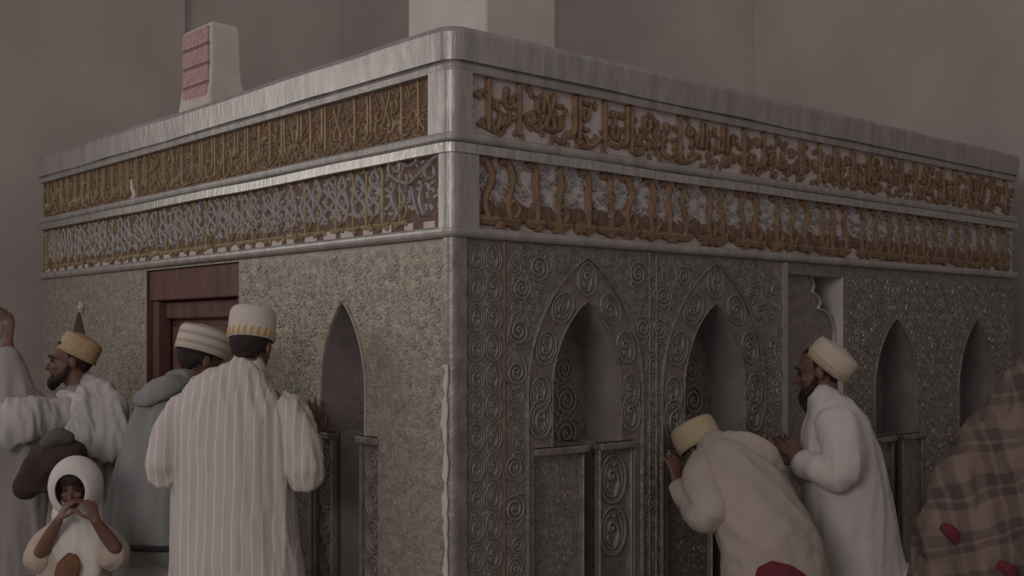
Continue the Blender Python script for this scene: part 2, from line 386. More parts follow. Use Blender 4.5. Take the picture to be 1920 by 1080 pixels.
def scroll(side, u, v, z, r, kind, rot=0.0, parent=None):
    NSCR[0] += 1
    o = bpy.data.objects.new('scroll', SCR[kind]); COL.objects.link(o)
    o.parent = parent or FACE[side]
    B = BASIS[side].to_4x4() @ Matrix.Rotation(rot, 4, 'Z') @ Matrix.Diagonal((r, r, r * .8, 1))
    o.matrix_local = Matrix.Translation(F(side, u, v, z) - Vector(SH.location)) @ B
    o.matrix_parent_inverse = Matrix.Translation(Vector(SH.location))
    if o.parent.parent is None: o.matrix_parent_inverse = Matrix.Identity(4)
    return o
FINE = []
for side in 'LR':
    for N in NICHES[side]:
        c, hw, zs, zt, zl, lo, st, dp = (N[k] for k in ('c', 'hw', 'zs', 'zt', 'zl', 'low', 'strip', 'depth'))
        st_d = 0.035
        LO = {1: lo, -1: lo} if side == 'L' else {1: .42 * hw, -1: .0}
        a = [(c + hw, zl)] + arch_pts(c, hw, zs, zt) + [(c - hw, zl)]
        mb = MB()
        k = len(a)
        mb.add([F(side, u, 0, z) for u, z in a] + [F(side, u, -dp, z) for u, z in a], [(i, i + 1, k + i + 1, k + i) for i in range(k - 1)])
        mb.add([F(side, u, v, zl) for u, v in ((c + st, 0), (c + LO[1], 0), (c + LO[1], -dp), (c + st, -dp))], [(0, 1, 2, 3)])
        mb.add([F(side, u, v, zl) for u, v in ((c - st, 0), (c - LO[-1], 0), (c - LO[-1], -dp), (c - st, -dp))], [(0, 1, 2, 3)])
        for sg in (1, -1):
            mb.add([F(side, c + sg * u, v, z) for z in (ZN0, zl) for u, v in ((LO[sg], -st_d), (LO[sg], -dp))], [(0, 1, 3, 2)])
            mb.add([F(side, c + sg * u, v, z) for z in (ZN0, zl) for u, v in ((st, -st_d), (st, 0))], [(0, 1, 3, 2)])
        mb.add([F(side, c + u, v, ZN0) for u, v in ((-st, 0), (st, 0), (st, -dp), (-st, -dp))], [(0, 1, 2, 3)])
        rv = mb.build('niche_reveal', 'reveal', SH)
        mb = MB(); pts = [F(side, u, -dp, z) for u, z in [(c + hw, zl)] + arch_pts(c, hw, zs, zt) + [(c - hw, zl), (c - hw, ZN0), (c + hw, ZN0)]]
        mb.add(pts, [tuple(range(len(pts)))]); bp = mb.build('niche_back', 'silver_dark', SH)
        for sg in (1, -1):
            mb = MB(); u0, u1 = c + sg * LO[sg], c + sg * st; wide = side == 'R' and sg < 0
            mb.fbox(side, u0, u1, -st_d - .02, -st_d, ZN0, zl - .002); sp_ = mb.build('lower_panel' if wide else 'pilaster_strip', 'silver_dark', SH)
            for ue in (u0 + sg * .008, u1 - sg * .010):
                mb = MB()
                ribbon(mb, [(0, ZN0), (0, zl - .03)], .007, .028, lambda x, y, o, ue=ue: F(side, ue + x, -st_d + o, y), 1); mb.build('edge_moulding', 'silver', sp_)
            mb = MB(); mb.fbox(side, u0 - sg * .004, u1 + sg * .004, -st_d - .01, .012, zl - .035, zl - .004); bevel(mb.build('capital', 'silver_dark', SH), .006)
            if wide: FINE.append((side, u1 + .03, u0 - .03, ZN0 + .3, zl - .06, -st_d, sp_))
            elif c < 2.0:
                w = abs(u1 - u0) / 2 - .018; zz = zl - .05 - w * 1.3
                while zz > .55:
                    scroll(side, (u0 + u1) / 2, -st_d, zz, w * .9, 2 if sg > 0 else 3, 0, sp_); zz -= w * 2.5
        # moulded edge of the arch
        mb = MB(); pts = [(c + hw + .006, zl)] + [(x + (.006 if x > c + .003 else (-.006 if x < c - .003 else 0)), z + .004) for x, z in arch_pts(c, hw, zs, zt)] + [(c - hw - .006, zl)]
        ribbon(mb, pts, .006, .010, lambda x, y, o: F(side, x, o, y), 1, False); mb.build('arch_moulding', 'silver_old' if side == 'L' else 'silver_dark', SH)
        if side == 'R' and c < 2.0:   # outer archivolt and the scrolls that ride between the two arches
            N['outer'] = hw * 1.72
            mb = MB(); oa = arch_pts(c, hw * 1.72, zs, min(zt + hw * .95, 1.955))
            ribbon(mb, [(c + hw * 1.72, ZN0)] + oa + [(c - hw * 1.72, ZN0)], .008, .014, lambda x, y, o: F(side, x, o, y), 1, False); mb.build('outer_arch_moulding', 'silver_dark', SH)
            ia = arch_pts(c, hw * 1.36, zs, zt + hw * .48, 6)
            for j, (x, z) in enumerate(ia):
                ja, jb = ia[max(j - 1, 0)], ia[min(j + 1, len(ia) - 1)]
                if j % 2 == 0: scroll(side, x, 0, z, hw * .27, 2 if x > c else 3, math.atan2(jb[1] - ja[1], jb[0] - ja[0]) - math.pi / 2 if j != len(ia) // 2 else 0)
            zz = zs - hw * .5
            while zz > zl + .02:
                for sg in (1, -1): scroll(side, c + sg * hw * 1.36, 0, zz, hw * .3, 2 if sg > 0 else 3, 0)
                zz -= hw * .75
            for (du, dz, rr) in ((-.35, .30, .3), (.3, .28, .3), (-.3, -.1, .34), (.35, -.15, .34), (-.32, -.55, .36), (.34, -.6, .36), (0, .62, .26)):
                scroll(side, c + du * hw, -dp, zs + dz * hw * 1.6, rr * hw, 0 if du < 0 else 1, R.uniform(-1, 1), bp)

# vertical mouldings of the right face and the corner strips
for x in (943, 1207, 1243):
    u = uof(x, 'R')
    if x == 1207: u = NICHES['R'][0]['c'] + NICHES['R'][0]['hw'] * 1.95
    if x == 1243: u = NICHES['R'][1]['c'] - NICHES['R'][1]['hw'] * 1.90
    mb = MB(); ribbon(mb, [(u, .05), (u, Z_B - .005)], .006, .010, lambda a, b, o: F('R', a, o, b), 1); mb.build('vertical_moulding', 'gold_brown' if x == 943 else 'silver_dark', SH)
mb = MB(); mb.fbox('R', uof(1466, 'R'), uO0 - .004, -.02, .014, .02, Z_B - .004); mb.build('opening_frame', 'silver_smooth', SH)
sweep('corner_strip', [(-0.02, 0), (0.014, 0), (0.014, Z_B), (-0.02, Z_B)], 'silver', 0.018, (uof(836, 'L'), uof(871, 'R')))
# chipped plaster along the corner
mb = MB(); z = 0.55; vs = []; fs = []
prev = None
while z < 1.52:
    w0 = uof(838, 'L') - .004 + .006 * R.uniform(-1, 1); w1 = uof(846, 'L') + .022 + .014 * R.uniform(-1, 1) + .018 * noise.noise(Vector((z * 9, 0, 0)))
    vs += [F('L', w0 - .022, .016, z), F('L', w0 - .022, .0215, z), F('L', w1, .0215, z), F('L', w1, .013, z)]
    if prev is not None:
        k = len(vs) - 8; fs += [(k + j, k + (j + 1) % 4, k + 4 + (j + 1) % 4, k + 4 + j) for j in range(4)]
    prev = z; z += 0.028
fs += [(0, 1, 2, 3), (len(vs) - 1, len(vs) - 2, len(vs) - 3, len(vs) - 4)]
mb.add(vs, fs)
mf = MB(); uu, zq = uz(155, 576, 'L'); bead(mf, uu, zq, .022, .03, lambda x, y, o: F('L', x, .004 + o, y)); ribbon(mf, [(uu, zq - .03), (uu, zq + .04)], .008, .02, lambda x, y, o: F('L', x, .004 + o, y), 1); mf.build('niche_finial', 'white', SH)
mb.build('chipped_plaster', 'white', SH, label='bare plaster where the silver sheet has come off')

# ---- fill of scrolls on the right face (near part as single scrolls), small relief beyond
def blocked(side, u, z, m):
    if side == 'L' and uD0 - m < u < uD1 + m: return True
    if side == 'R' and uO0 - m - .03 < u < uO1 + m: return True
    for N in NICHES[side]:
        d = abs(u - N['c'])
        if z < N['zl'] and d < N['strip'] + m: return True
        o = N.get('outer', 0)
        if o:
            if z < N['zs'] and d < o + m: return True
            if z >= N['zs']:
                t = (z - N['zs']) / (min(N['zt'] + N['hw'] * .95, 1.955) - N['zs'])
                if t < 1.05 and d < o * math.sqrt(max(0, 1 - t)) * (1 + .25 * t) + m: return True
        else:
            if N['zl'] <= z < N['zs'] and d < N['hw'] + m: return True
            if z >= N['zs']:
                t = (z - N['zs']) / (N['zt'] - N['zs'])
                if t < 1.05 and d < N['hw'] * math.sqrt(max(0, 1 - t)) * (1 + .25 * t) + m: return True
    return False
placed = []
u875, u943 = uof(873, 'R'), uof(943, 'R')
w = (u943 - u875) / 2; zz = Z_B - .07; j = 0
while zz > .55:                                   # paired ovals of the corner strip
    for sg in (-1, 1): scroll('R', u875 + w + sg * w * .48, 0, zz, w * .43, 2 if sg > 0 else 3)
    zz -= w * 1.22; j += 1
for r_, tries in ((.052, 500), (.04, 900), (.03, 1500)):
    for _ in range(tries):
        if NSCR[0] >= 292: break
        u = R.uniform(u943 + .05, 1.95); z = R.uniform(.6, Z_B - .04); rr = r_ * R.uniform(.9, 1.1)
        if z + rr > Z_B - .005 or blocked('R', u, z, rr + .008): continue
        if any((u - a) ** 2 + (z - b) ** 2 < ((rr + c) * .98) ** 2 for a, b, c in placed): continue
        if any(abs(u - uof(x, 'R')) < rr for x in (943,)): continue
        placed.append((u, z, rr)); scroll('R', u, 0, z, rr, R.choice((0, 1)), R.uniform(0, 6.28))
def strip_relief(): pass
def relief(side, u0, u1, z0, z1, cell, name, m, near=(), v=0.0, parent=None, kz=.38):
    tm = spiral_mesh('t', False, 1.2, 7, .28, .5, 1.0, False)
    tv = [Vector(v.co) for v in tm.vertices]; tf = [tuple(p.vertices) for p in tm.polygons]
    mb = MB(); B = BASIS[side]
    nu, nz = int((u1 - u0) / cell), int((z1 - z0) / cell)
    for i in range(nu):
        for j in range(nz):
            u = u0 + (i + .5 + R.uniform(-.35, .35)) * cell; z = z0 + (j + .5 + R.uniform(-.35, .35)) * cell
            rr = cell * R.uniform(.38, .6)
            if parent is None and blocked(side, u, z, rr + .004): continue
            if near and any((u - a) ** 2 + (z - b) ** 2 < (c * .9) ** 2 for a, b, c in near): continue
            ca, sa = math.cos(R.uniform(0, 6.28)), 0; a = R.uniform(0, 6.28); ca, sa = math.cos(a), math.sin(a); k = R.uniform(.5, 1.0)
            base = F(side, u, v, z)
            mb.add([base + B @ Vector(((p.x * ca - p.y * sa) * rr, (p.x * sa + p.y * ca) * rr, p.z * rr * kz * k)) for p in tv], tf)
    me = bpy.data.meshes.new(name); me.from_pydata(mb.v, [], mb.f); me.update()
    return link(name, me, m, parent or FACE[side], kind='stuff')
relief('L', .06, LU - .02, .5, Z_B - .012, .044, 'floral_relief', 'silver_old')
relief('R', u943 + .02, 1.97, .5, Z_B - .01, .027, 'floral_relief', 'silver', placed, kz=.55)
relief('R', u875 + .005, u943 - .012, .5, Z_B - .01, .026, 'floral_relief', 'silver')
relief('R', 1.97, LR - .02, .5, Z_B - .012, .048, 'floral_relief', 'silver', kz=.6)
for a in FINE: relief(a[0], a[1], a[2], a[3], a[4], .03, 'fine_relief', 'silver', (), a[5], a[6], .6)

# ---- wooden door of the left face
mb = MB(); mb.fbox('L', uD0, uD1, -.16, -.12, .02, zD1); DOOR = mb.build('door_leaf', 'wood', SH)
zl0 = uz(360, 560, 'L')[1]
mb = MB(); mb.fbox('L', uD0 + .001, uD1 - .001, -.11, -.015, zl0, zD1); bevel(mb.build('door_lintel', 'wood', SH), .008)
for ue in (uD0 + .04, uD1 - .04):
    mb = MB(); mb.fbox('L', ue - .039, ue + .039, -.11, -.03, .02, zl0); bevel(mb.build('door_jamb', 'wood', SH), .008)
mb = MB(); mb.fbox('L', uD0 + .08, uD1 - .08, -.12, -.07, zl0 - .10, zl0 - .005); bevel(mb.build('carved_rail', 'wood', DOOR), .01)
um = (uD0 + uD1) / 2
for a, b in ((uD0 + .10, um - .02), (um + .02, uD1 - .10)):
    for z0, z1 in ((.15, .7), (.75, zl0 - .14)):
        mb = MB(); mb.fbox('L', a, b, -.125, -.10, z0, z1); bevel(mb.build('door_panel', 'wood', DOOR), .012)
for a in (uD0, uD1):
    mb = MB(); mb.add([F('L', a, v, z) for z in (.02, zD1) for v in (0, -.16)], [(0, 1, 3, 2)]); mb.build('door_reveal', 'wood', SH)

# ---- plastered opening of the right face with the scalloped screen
mb = MB(); d_ = .30
mb.add([F('R', u, v, z) for z in (.02, zO1) for u, v in ((uO0, 0), (uO0, -d_), (uO1, -d_), (uO1, 0))], [(0, 1, 5, 4), (2, 3, 7, 6), (4, 5, 6, 7)])
mb.build('opening_reveal', 'white', SH)
mb = MB(); mb.add([F('R', u, -d_, z) for u, z in ((uO0, .02), (uO1, .02), (uO1, zO1), (uO0, zO1))], [(0, 1, 2, 3)]); mb.build('opening_back', 'silver_dark', SH)
wO = uO1 - uO0
edge = [(.55, 1.925), (.62, 1.88), (.60, 1.84), (.68, 1.82), (.74, 1.79), (.70, 1.755), (.80, 1.745), (.90, 1.715), (.97, 1.66), (.985, 1.60), (.96, 1.54), (.88, 1.49), (.80, 1.465), (.78, 1.42), (.80, .9), (.80, .02)]
edge = [(uO0 + wO * k, z) for k, z in edge]
for i in range(len(edge)): pass
mb = MB(); pl = [(uO0, zO1 - .002)] + edge + [(uO0, .02)]; n = len(pl); dv = -.05
mb.add([F('R', u, dv, z) for u, z in pl] + [F('R', u, dv - .025, z) for u, z in pl], [tuple(range(n)), tuple(reversed(range(n, 2 * n)))] + [(i, (i + 1) % n, n + (i + 1) % n, n + i) for i in range(n)])
scs = mb.build('scalloped_screen', 'silver_dark', SH)
mb = MB(); ribbon(mb, edge[:-2], .008, .012, lambda x, y, o: F('R', x - .008, dv + o, y), 3, False); mb.build('screen_moulding', 'silver_smooth', scs)

# ------------------------------------------------------------------ inscription bands
def band(side, u0, u1, z0, z1, m, v):
    mb = MB(); mb.fbox(side, u0, u1, v - .03, v, z0, z1); return mb.build('inscription_band', m, SH)
BAND = {'LU': band('L', uL812 - .02, LU - .01, Z_U0 - .01, Z_U1 + .01, 'brown_ground', -.004),
        'LL': band('L', uL832 - .02, LU - .01, Z_L0 - .01, Z_L1 + .01, 'brown_ground', -.004),
        'RU': band('R', uR878 - .02, LR - .01, Z_U0 - .01, Z_U1 + .01, 'pale_ground', -.004),
        'RL': band('R', uR892 - .02, LR - .01, Z_L0 - .01, Z_L1 + .01, 'pale_ground', -.004)}
GL = {
 'alif': [[(.0, .08), (.008, .5), (0, .93), (-.03, .99)]],
 'lam': [[(.02, .98), (0, .9), (0, .42), (-.04, .27), (-.13, .22), (-.2, .3)]],
 'lamalif': [[(.13, .96), (.02, .62), (-.12, .30)], [(-.13, .96), (.01, .58), (.11, .36), (.05, .26), (-.12, .30)]],
 'lamlamha': [[(.16, .96), (.15, .5), (.08, .42)], [(.03, .96), (.02, .5), (-.05, .42)], [(-.05, .42), (-.02, .62), (-.12, .66), (-.15, .5), (-.05, .42)]],
 'aliflam': [[(.06, .08), (.066, .5), (.06, .93), (.03, .99)], [(-.03, .98), (-.05, .9), (-.05, .42), (-.09, .27), (-.18, .22), (-.25, .3)]],
 'twins': [[(.05, .22), (.05, .6), (.04, .97)], [(-.05, .2), (-.05, .6), (-.06, .97)], [(.05, .22), (.0, .12), (-.12, .10)]],
 'nun': [[(.14, .52), (.15, .32), (.06, .17), (-.06, .18), (-.13, .32), (-.12, .5)]],
 'waw': [[(.03, .45), (.09, .55), (.0, .61), (-.06, .52), (.03, .45), (.06, .33), (0, .2), (-.16, .1)]],
 'mim': [[(.1, .36), (.12, .48), (.03, .54), (-.03, .44), (.06, .37), (-.12, .34)]],
 'ra': [[(.08, .52), (.07, .36), (-.02, .2), (-.18, .1)]],
 'dal': [[(-.02, .62), (.07, .48), (.02, .36), (-.13, .37)]],
 'ha': [[(.06, .34), (.11, .5), (.0, .58), (-.08, .45), (.0, .35), (.06, .34)]],
 'kaf': [[(-.2, .92), (.06, .70), (-.03, .56), (.1, .36), (.02, .28), (-.2, .3)]],
 'ya': [[(.13, .46), (.02, .52), (0, .38), (.11, .28), (.05, .14), (-.12, .12), (-.2, .24)]],
 'sin': [[(.2, .44), (.15, .3), (.1, .42), (.05, .3), (.0, .42), (-.04, .24), (-.13, .2), (-.2, .38)]],
 'ayn': [[(.07, .62), (-.04, .64), (-.05, .5), (.06, .48), (-.05, .48), (-.1, .3), (.02, .14), (.16, .16)]],
 'sweep': [[(.34, .3), (.12, .13), (-.14, .08), (-.34, .2)]],
 'slash': [[(.07, .55), (-.07, .42)]],
 'dots': [[(.035, .5), (.0, .46)], [(-.03, .5), (-.065, .46)]],
}
def letter(bk, side, key, u, z0, h, w, hh, sx=1.0, sy=1.0, dy=0.0, m='gold', base=-.004, name='letter'):
    mb = MB(); sgn = -1 if side == 'L' else 1
    def to3(x, y, o): return F(side, u + sgn * x, base + o, z0 + y)
    for st in GL[key]:
        ribbon(mb, [(p[0] * h * sx, (p[1] * sy + dy) * h) for p in st], w, hh, to3, 4)
    return mb.build(name, m, BAND[bk])
TALL = ['aliflam', 'twins', 'lam', 'lamlamha', 'lamalif', 'kaf', 'alif', 'twins', 'aliflam']
LOW = ['nun', 'waw', 'mim', 'ra', 'dal', 'ha', 'ya', 'sin', 'ayn', 'sweep']
def thuluth(bk, side, u0, u1, z0, z1, w, hh, m, count, grow, dense):
    h = z1 - z0
    # first words at the corner end
    seq = ['alif', 'alif', 'lamalif', 'nun', 'alif', 'ra', 'waw', 'alif', 'lamlamha', 'sweep', 'alif', 'lam', 'mim', 'ha', 'alif', 'sin']
    n = count // 3; us = [u0 + (u1 - u0) * ((i + .5) / n) ** 1.0 for i in range(n)]
    for i, u in enumerate(us):
        big = seq[i] if i < len(seq) and seq[i] in TALL else R.choice(TALL)
        g = 1 + grow * (i / n)
        letter(bk, side, big, u + R.uniform(-.01, .01), z0, h, w * g, hh, 1, .97, .02, m)
        letter(bk, side, R.choice(LOW), u + (u1 - u0) / n * .4 + R.uniform(-.01, .01), z0, h, w * g, hh * .85, R.uniform(.9, 1.15), R.uniform(.85, 1.0), R.uniform(-.03, .02), m)
        if dense: letter(bk, side, R.choice(LOW), u + (u1 - u0) / n * R.uniform(-.1, .1), z0, h, w * g, hh * .7, R.uniform(.9, 1.15), R.uniform(.7, .9), R.uniform(-.06, .0), m)
        k = R.choice(LOW + ['slash', 'dots', 'slash'])
        letter(bk, side, k, u + (u1 - u0) / n * R.uniform(.2, .75), z0, h, w * .85 * g, hh * .9, .62, .62, R.uniform(.42, .52) if k not in ('slash', 'dots') else .3, m)
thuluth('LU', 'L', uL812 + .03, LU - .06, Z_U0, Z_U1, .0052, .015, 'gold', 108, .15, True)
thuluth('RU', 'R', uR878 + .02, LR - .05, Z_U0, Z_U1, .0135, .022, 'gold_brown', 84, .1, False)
def fill(bk, side, u0, u1, z0, z1, step, w, hh, m, name, rnd=.6):     # small leaves and curls between the letters: joined
    mb = MB(); u = u0; sgn = -1 if side == 'L' else 1
    while u < u1:
        z = z0
        while z < z1:
            a = R.uniform(0, 6.28); r = step * R.uniform(.5, .8); cu, cz = u + R.uniform(-.4, .4) * step, z + R.uniform(-.4, .4) * step
            cz = min(max(cz, z0 + r * .7), z1 - r * .7)
            pts = [(cu + r * t * math.cos(a + t * 2.2), cz + r * t * math.sin(a + t * 2.2) * .9) for t in (.1, .45, .8, 1.0)]
            ribbon(mb, pts, w, hh * R.uniform(.5, 1), lambda x, y, o: F(side, x, -.004 + o, y), 2)
            z += step
        u += step
    me = bpy.data.meshes.new(name); me.from_pydata(mb.v, [], mb.f); me.update()
    return link(name, me, m, BAND[bk], kind='stuff')
fill('LU', 'L', uL812 + .01, LU - .03, Z_U0, Z_U1, .034, .007, .008, 'gold_brown', 'scroll_filling')
fill('RU', 'R', uR878 + .01, LR - .03, Z_U0, Z_U1, .058, .0125, .016, 'gold_brown', 'scroll_filling')
fill('LL', 'L', uL832 + .06, LU - .03, Z_L0 + .07, Z_L1, .036, .0075, .009, 'knot', 'scroll_filling')
fill('RL', 'R', uR892 + .03, LR - .03, Z_L0 + .06, Z_L1, .036, .009, .014, 'knot', 'scroll_filling')
# kufic letters
def kufic(bk, side, u0, u1, z0, z1, n, w, hh, m, curvy):
    h = z1 - z0; sgn = -1 if side == 'L' else 1
    for i in range(n):
        u = u0 + (u1 - u0) * (i + .5 + (R.uniform(-.22, .22) if i else 0)) / n; mb = MB()
        to3 = lambda x, y, o: F(side, u + sgn * x, -.004 + o, z0 + y)
        hk = R.choice((0, 1, 1)); bend = R.uniform(-.05, .05) * curvy
        top = [(0, .12 * h), (bend * .6, .4 * h), (bend * -.5, .7 * h), (0, .88 * h)]
        if hk: top += [(-.05 * h * (1 + curvy), .97 * h), (-.12 * h * (1 + curvy), .93 * h)]
        else: top += [(0, .97 * h)]
        ribbon(mb, top, w, hh, to3, 4)
        b = R.uniform(.16, .3) * h
        ribbon(mb, [(-b, .14 * h), (0, .12 * h), (b * .8, .15 * h)], w * 1.25, hh, to3, 3)
        for k in range(R.choice((1, 2, 2))): bead(mb, R.uniform(-b, b), R.uniform(.08, .13) * h, w * R.uniform(1.6, 2.1), hh, to3)
        if R.random() < .6: ribbon(mb, [(.06 * h, .16 * h), (.16 * h, .3 * h), (.05 * h, .42 * h), (-.06 * h, .3 * h), (.04 * h, .18 * h)], w * .9, hh, to3, 3)
        mb.build('letter', m, BAND[bk])
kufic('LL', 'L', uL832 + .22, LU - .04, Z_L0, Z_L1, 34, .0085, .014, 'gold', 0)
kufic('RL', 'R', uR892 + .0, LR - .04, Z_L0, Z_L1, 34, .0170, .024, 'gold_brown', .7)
# brown lower ground of the right kufic letters
mb = MB(); u = uR892 + .01; zb = Z_L0
while u < LR - .05:
    a = R.uniform(.05, .11)
    bead(mb, u, zb + R.uniform(.060, .092), R.uniform(.034, .046), .018, lambda x, y, o: F('R', x, -.004 + o, y)); u += a * .6
link('letter_base', mb.mesh('letter_base'), 'brown_ground', BAND['RL'], kind='stuff')
# pale patches along the foot of the left kufic band
mb = MB(); u = uL832 + .06
while u < LU - .1:
    a = R.uniform(.05, .10); mb.fbox('L', u, u + a, -.006, -.001, Z_L0 - .004, Z_L0 + R.uniform(.025, .05)); u += a + R.uniform(.03, .10)
link('pale_patch', mb.mesh('pale_patch'), 'pale_ground', BAND['LL'], kind='stuff')
# silver interlace of the left kufic band
hL = Z_L1 - Z_L0
for i in range(34):
    u = uof(728, 'L') + .03 + (LU - uof(728, 'L') - .13) * (i + R.uniform(.2, .8)) / 34; mb = MB()
    amp = R.uniform(.034, .052); ph = R.choice((0, math.pi / 2)); top = R.uniform(.9, .98); bot = R.uniform(.22, .36); k = R.choice((1.0, 1.5, 1.5))
    for sg in (1, -1):
        pts = [(sg * amp * math.sin(k * 2 * math.pi * t + .2) * (1 - .35 * t) if t < .97 else 0, (bot + (top - bot) * t) * hL) for t in [j / 10 for j in range(11)]]
        ribbon(mb, pts, .0095, .015, lambda x, y, o: F('L', u + x, -.004 + o, Z_L0 + y), 2)
        if R.random() < .7: ribbon(mb, [(sg * amp * .2, bot * hL), (sg * amp * 1.2, (bot + .25) * hL), (sg * amp * .5, (bot + .5) * hL)], .0085, .013, lambda x, y, o: F('L', u + x, -.004 + o, Z_L0 + y), 3)
    mb.build('silver_knot', 'knot', BAND['LL'])
# the large silver flourish at the corner end of that band
mb = MB(); uc = uL832
def fl(pts, w=.009):
    ribbon(mb, [(uz(x, y, 'L')) for x, y in pts], w, .022, lambda a, b, o: F('L', a, -.004 + o, b), 5)
fl([(770, 345), (795, 320), (815, 298), (826, 292), (829, 310), (829, 360), (827, 390)])
fl([(770, 345), (750, 340), (733, 325), (735, 305), (750, 302), (752, 320), (742, 322)])
fl([(752, 302), (768, 312), (782, 305), (785, 292)], .007)
fl([(813, 305), (800, 322), (806, 335), (818, 330), (816, 312)], .007)
fl([(795, 345), (790, 375), (798, 405)]); fl([(775, 350), (782, 385), (790, 405)], .007)
fl([(745, 345), (738, 372), (748, 400), (740, 415)]); fl([(752, 350), (762, 375), (752, 400)], .007)
mb.build('silver_flourish', 'knot', BAND['LL'])

mb = MB(); uc, zc = uz(250, 360, 'L')
ribbon(mb, [(uc + .02, zc - .05), (uc - .03, zc - .02), (uc, zc + .02), (uc + .01, zc + .07)], .018, .02, lambda a, b, o: F('L', a, -.004 + o, b), 4)
mb.build('broken_patch', 'pale_ground', BAND['LU'], label='pale broken patch in the gilded letters')
# ------------------------------------------------------------------ merlons on the roof
def merlon(name, label, p, w, d, h, flare, m):
    T = thing(name, label, 'merlon', p)
    mb = MB(); z0 = p.z
    rings = [(0, flare), (.06, flare * .55), (.14, flare * .15), (.22, 0), (h * .6, 0), (h - .03, -.004), (h, -.02)]
    vs = []; fs = []
    for z, e in rings:
        for a, b in ((-.01, -.01), (w, -.01), (w, d), (-.01, d)):
            ea = (e * .35 if a > 0 else -e * .3); eb = (e if b > 0 else -e * .3)
            j = .004 * noise.noise(Vector((a * 20, b * 20, z * 9)))
            vs.append(p + DL * (a + ea + j) + DR * (b + eb + j) + ZZ * z)
    for i in range(len(rings) - 1):
        for j in range(4): fs.append((i * 4 + j, i * 4 + (j + 1) % 4, i * 4 + 4 + (j + 1) % 4, i * 4 + 4 + j))
    fs += [(0, 3, 2, 1), tuple((len(rings) - 1) * 4 + j for j in range(4))]
    mb.add(vs, fs); bevel(mb.build('merlon_body', m, T), .012, 3); return T
p1 = C0 + DL * .12 + DR * .27 + ZZ * (ZT - .004)
merlon('corner_merlon', 'large white plaster merlon standing on the near corner of the shrine', p1, .512, .382, .62, 0.0, 'white')
p2 = C0 + DL * 1.99 + DR * .03 + ZZ * (ZT + .004)
T2 = merlon('painted_merlon', 'small white merlon with four pink painted panels on the left roof edge', p2, .315, .155, .435, 0.06, 'white')
for i in range(4):
    z0 = p2.z + .035 + i * .098
    mb = MB(); q = lambda a, b, z: p2 + DL * a + DR * b + ZZ * (z - p2.z)
    mb.box8([q(a, b, z) for z in (z0, z0 + .085) for a, b in ((.012, -.021), (.295, -.021), (.295, -.009), (.012, -.009))])
    pn = bevel(mb.build('painted_panel', 'pink', T2), .004)
    mb = MB()
    for k in range(6):
        x = .04 + k * .042; ribbon(mb, [(x, .02), (x + R.uniform(-.01, .01), .045), (x + R.uniform(-.015, .015), .068)], .005, .004, lambda a, b, o: q(a, -.021 - o, z0 + b), 3)
    mb.build('painted_script', 'pink_pale', pn, kind='stuff')
    if i < 3:
        mb = MB(); mb.box8([q(a, b, z) for z in (z0 + .087, z0 + .096) for a, b in ((.005, -.018), (.30, -.018), (.30, -.009), (.005, -.009))]); mb.build('painted_line', 'brown_line', T2)

# ------------------------------------------------------------------ people
def tube(mb, pts, rad, side=Vector((1, 0, 0)), n=20, sub=3):
    """lofted limb: pts in world, rad = (a along side, b across); domed ends"""
    P = catmull([tuple(p) for p in pts], sub) if len(pts) > 2 else [Vector(p) for p in pts]
    rad = [r if isinstance(r, tuple) else (r, r) for r in rad]
    Q = catmull([(r[0], r[1]) for r in rad], sub) if len(pts) > 2 else [Vector(r) for r in rad]
    N = len(P); rings = []
    for i, p in enumerate(P):
        t = (P[min(i + 1, N - 1)] - P[max(i - 1, 0)]).normalized()
        s = (side - t * side.dot(t))
        if s.length < 1e-3: s = t.orthogonal()
        s.normalize(); o = t.cross(s)
        rings.append((p, t, s, o, max(Q[i][0], .002), max(Q[i][1], .002)))
    full = []
    p, t, s, o, a, b = rings[0]; m_ = min(a, b)
    for k in (.35, .75): full.append((p - t * m_ * math.sqrt(1 - k * k) * .7, s, o, a * k, b * k))
    for p, t, s, o, a, b in rings: full.append((p, s, o, a, b))
    p, t, s, o, a, b = rings[-1]; m_ = min(a, b)
    for k in (.75, .35): full.append((p + t * m_ * math.sqrt(1 - k * k) * .7, s, o, a * k, b * k))
    vs = []; fs = []
    for p, s, o, a, b in full:
        for j in range(n):
            an = 2 * math.pi * j / n; vs.append(p + s * (a * math.cos(an)) + o * (b * math.sin(an)))
    for i in range(len(full) - 1):
        for j in range(n): fs.append((i * n + j, i * n + (j + 1) % n, (i + 1) * n + (j + 1) % n, (i + 1) * n + j))
    fs.append(tuple(reversed(range(n)))); fs.append(tuple((len(full) - 1) * n + j for j in range(n)))
    mb.add(vs, fs)
def ball(mb, c, r, rot=None, n=14):
    vs = []; fs = []; rot = rot or Matrix.Identity(3); k = n // 2 + 1
    for i in range(k + 1):
        th = math.pi * i / k
        for j in range(n):
            a = 2 * math.pi * j / n
            vs.append(Vector(c) + rot @ Vector((r[0] * max(math.sin(th), .02) * math.cos(a), r[1] * max(math.sin(th), .02) * math.sin(a), r[2] * math.cos(th))))
    for i in range(k):
        for j in range(n): fs.append((i * n + j, (i + 1) * n + j, (i + 1) * n + (j + 1) % n, i * n + (j + 1) % n))
    fs.append(tuple(range(n))); fs.append(tuple(k * n + j for j in reversed(range(n))))
    mb.add(vs, fs)
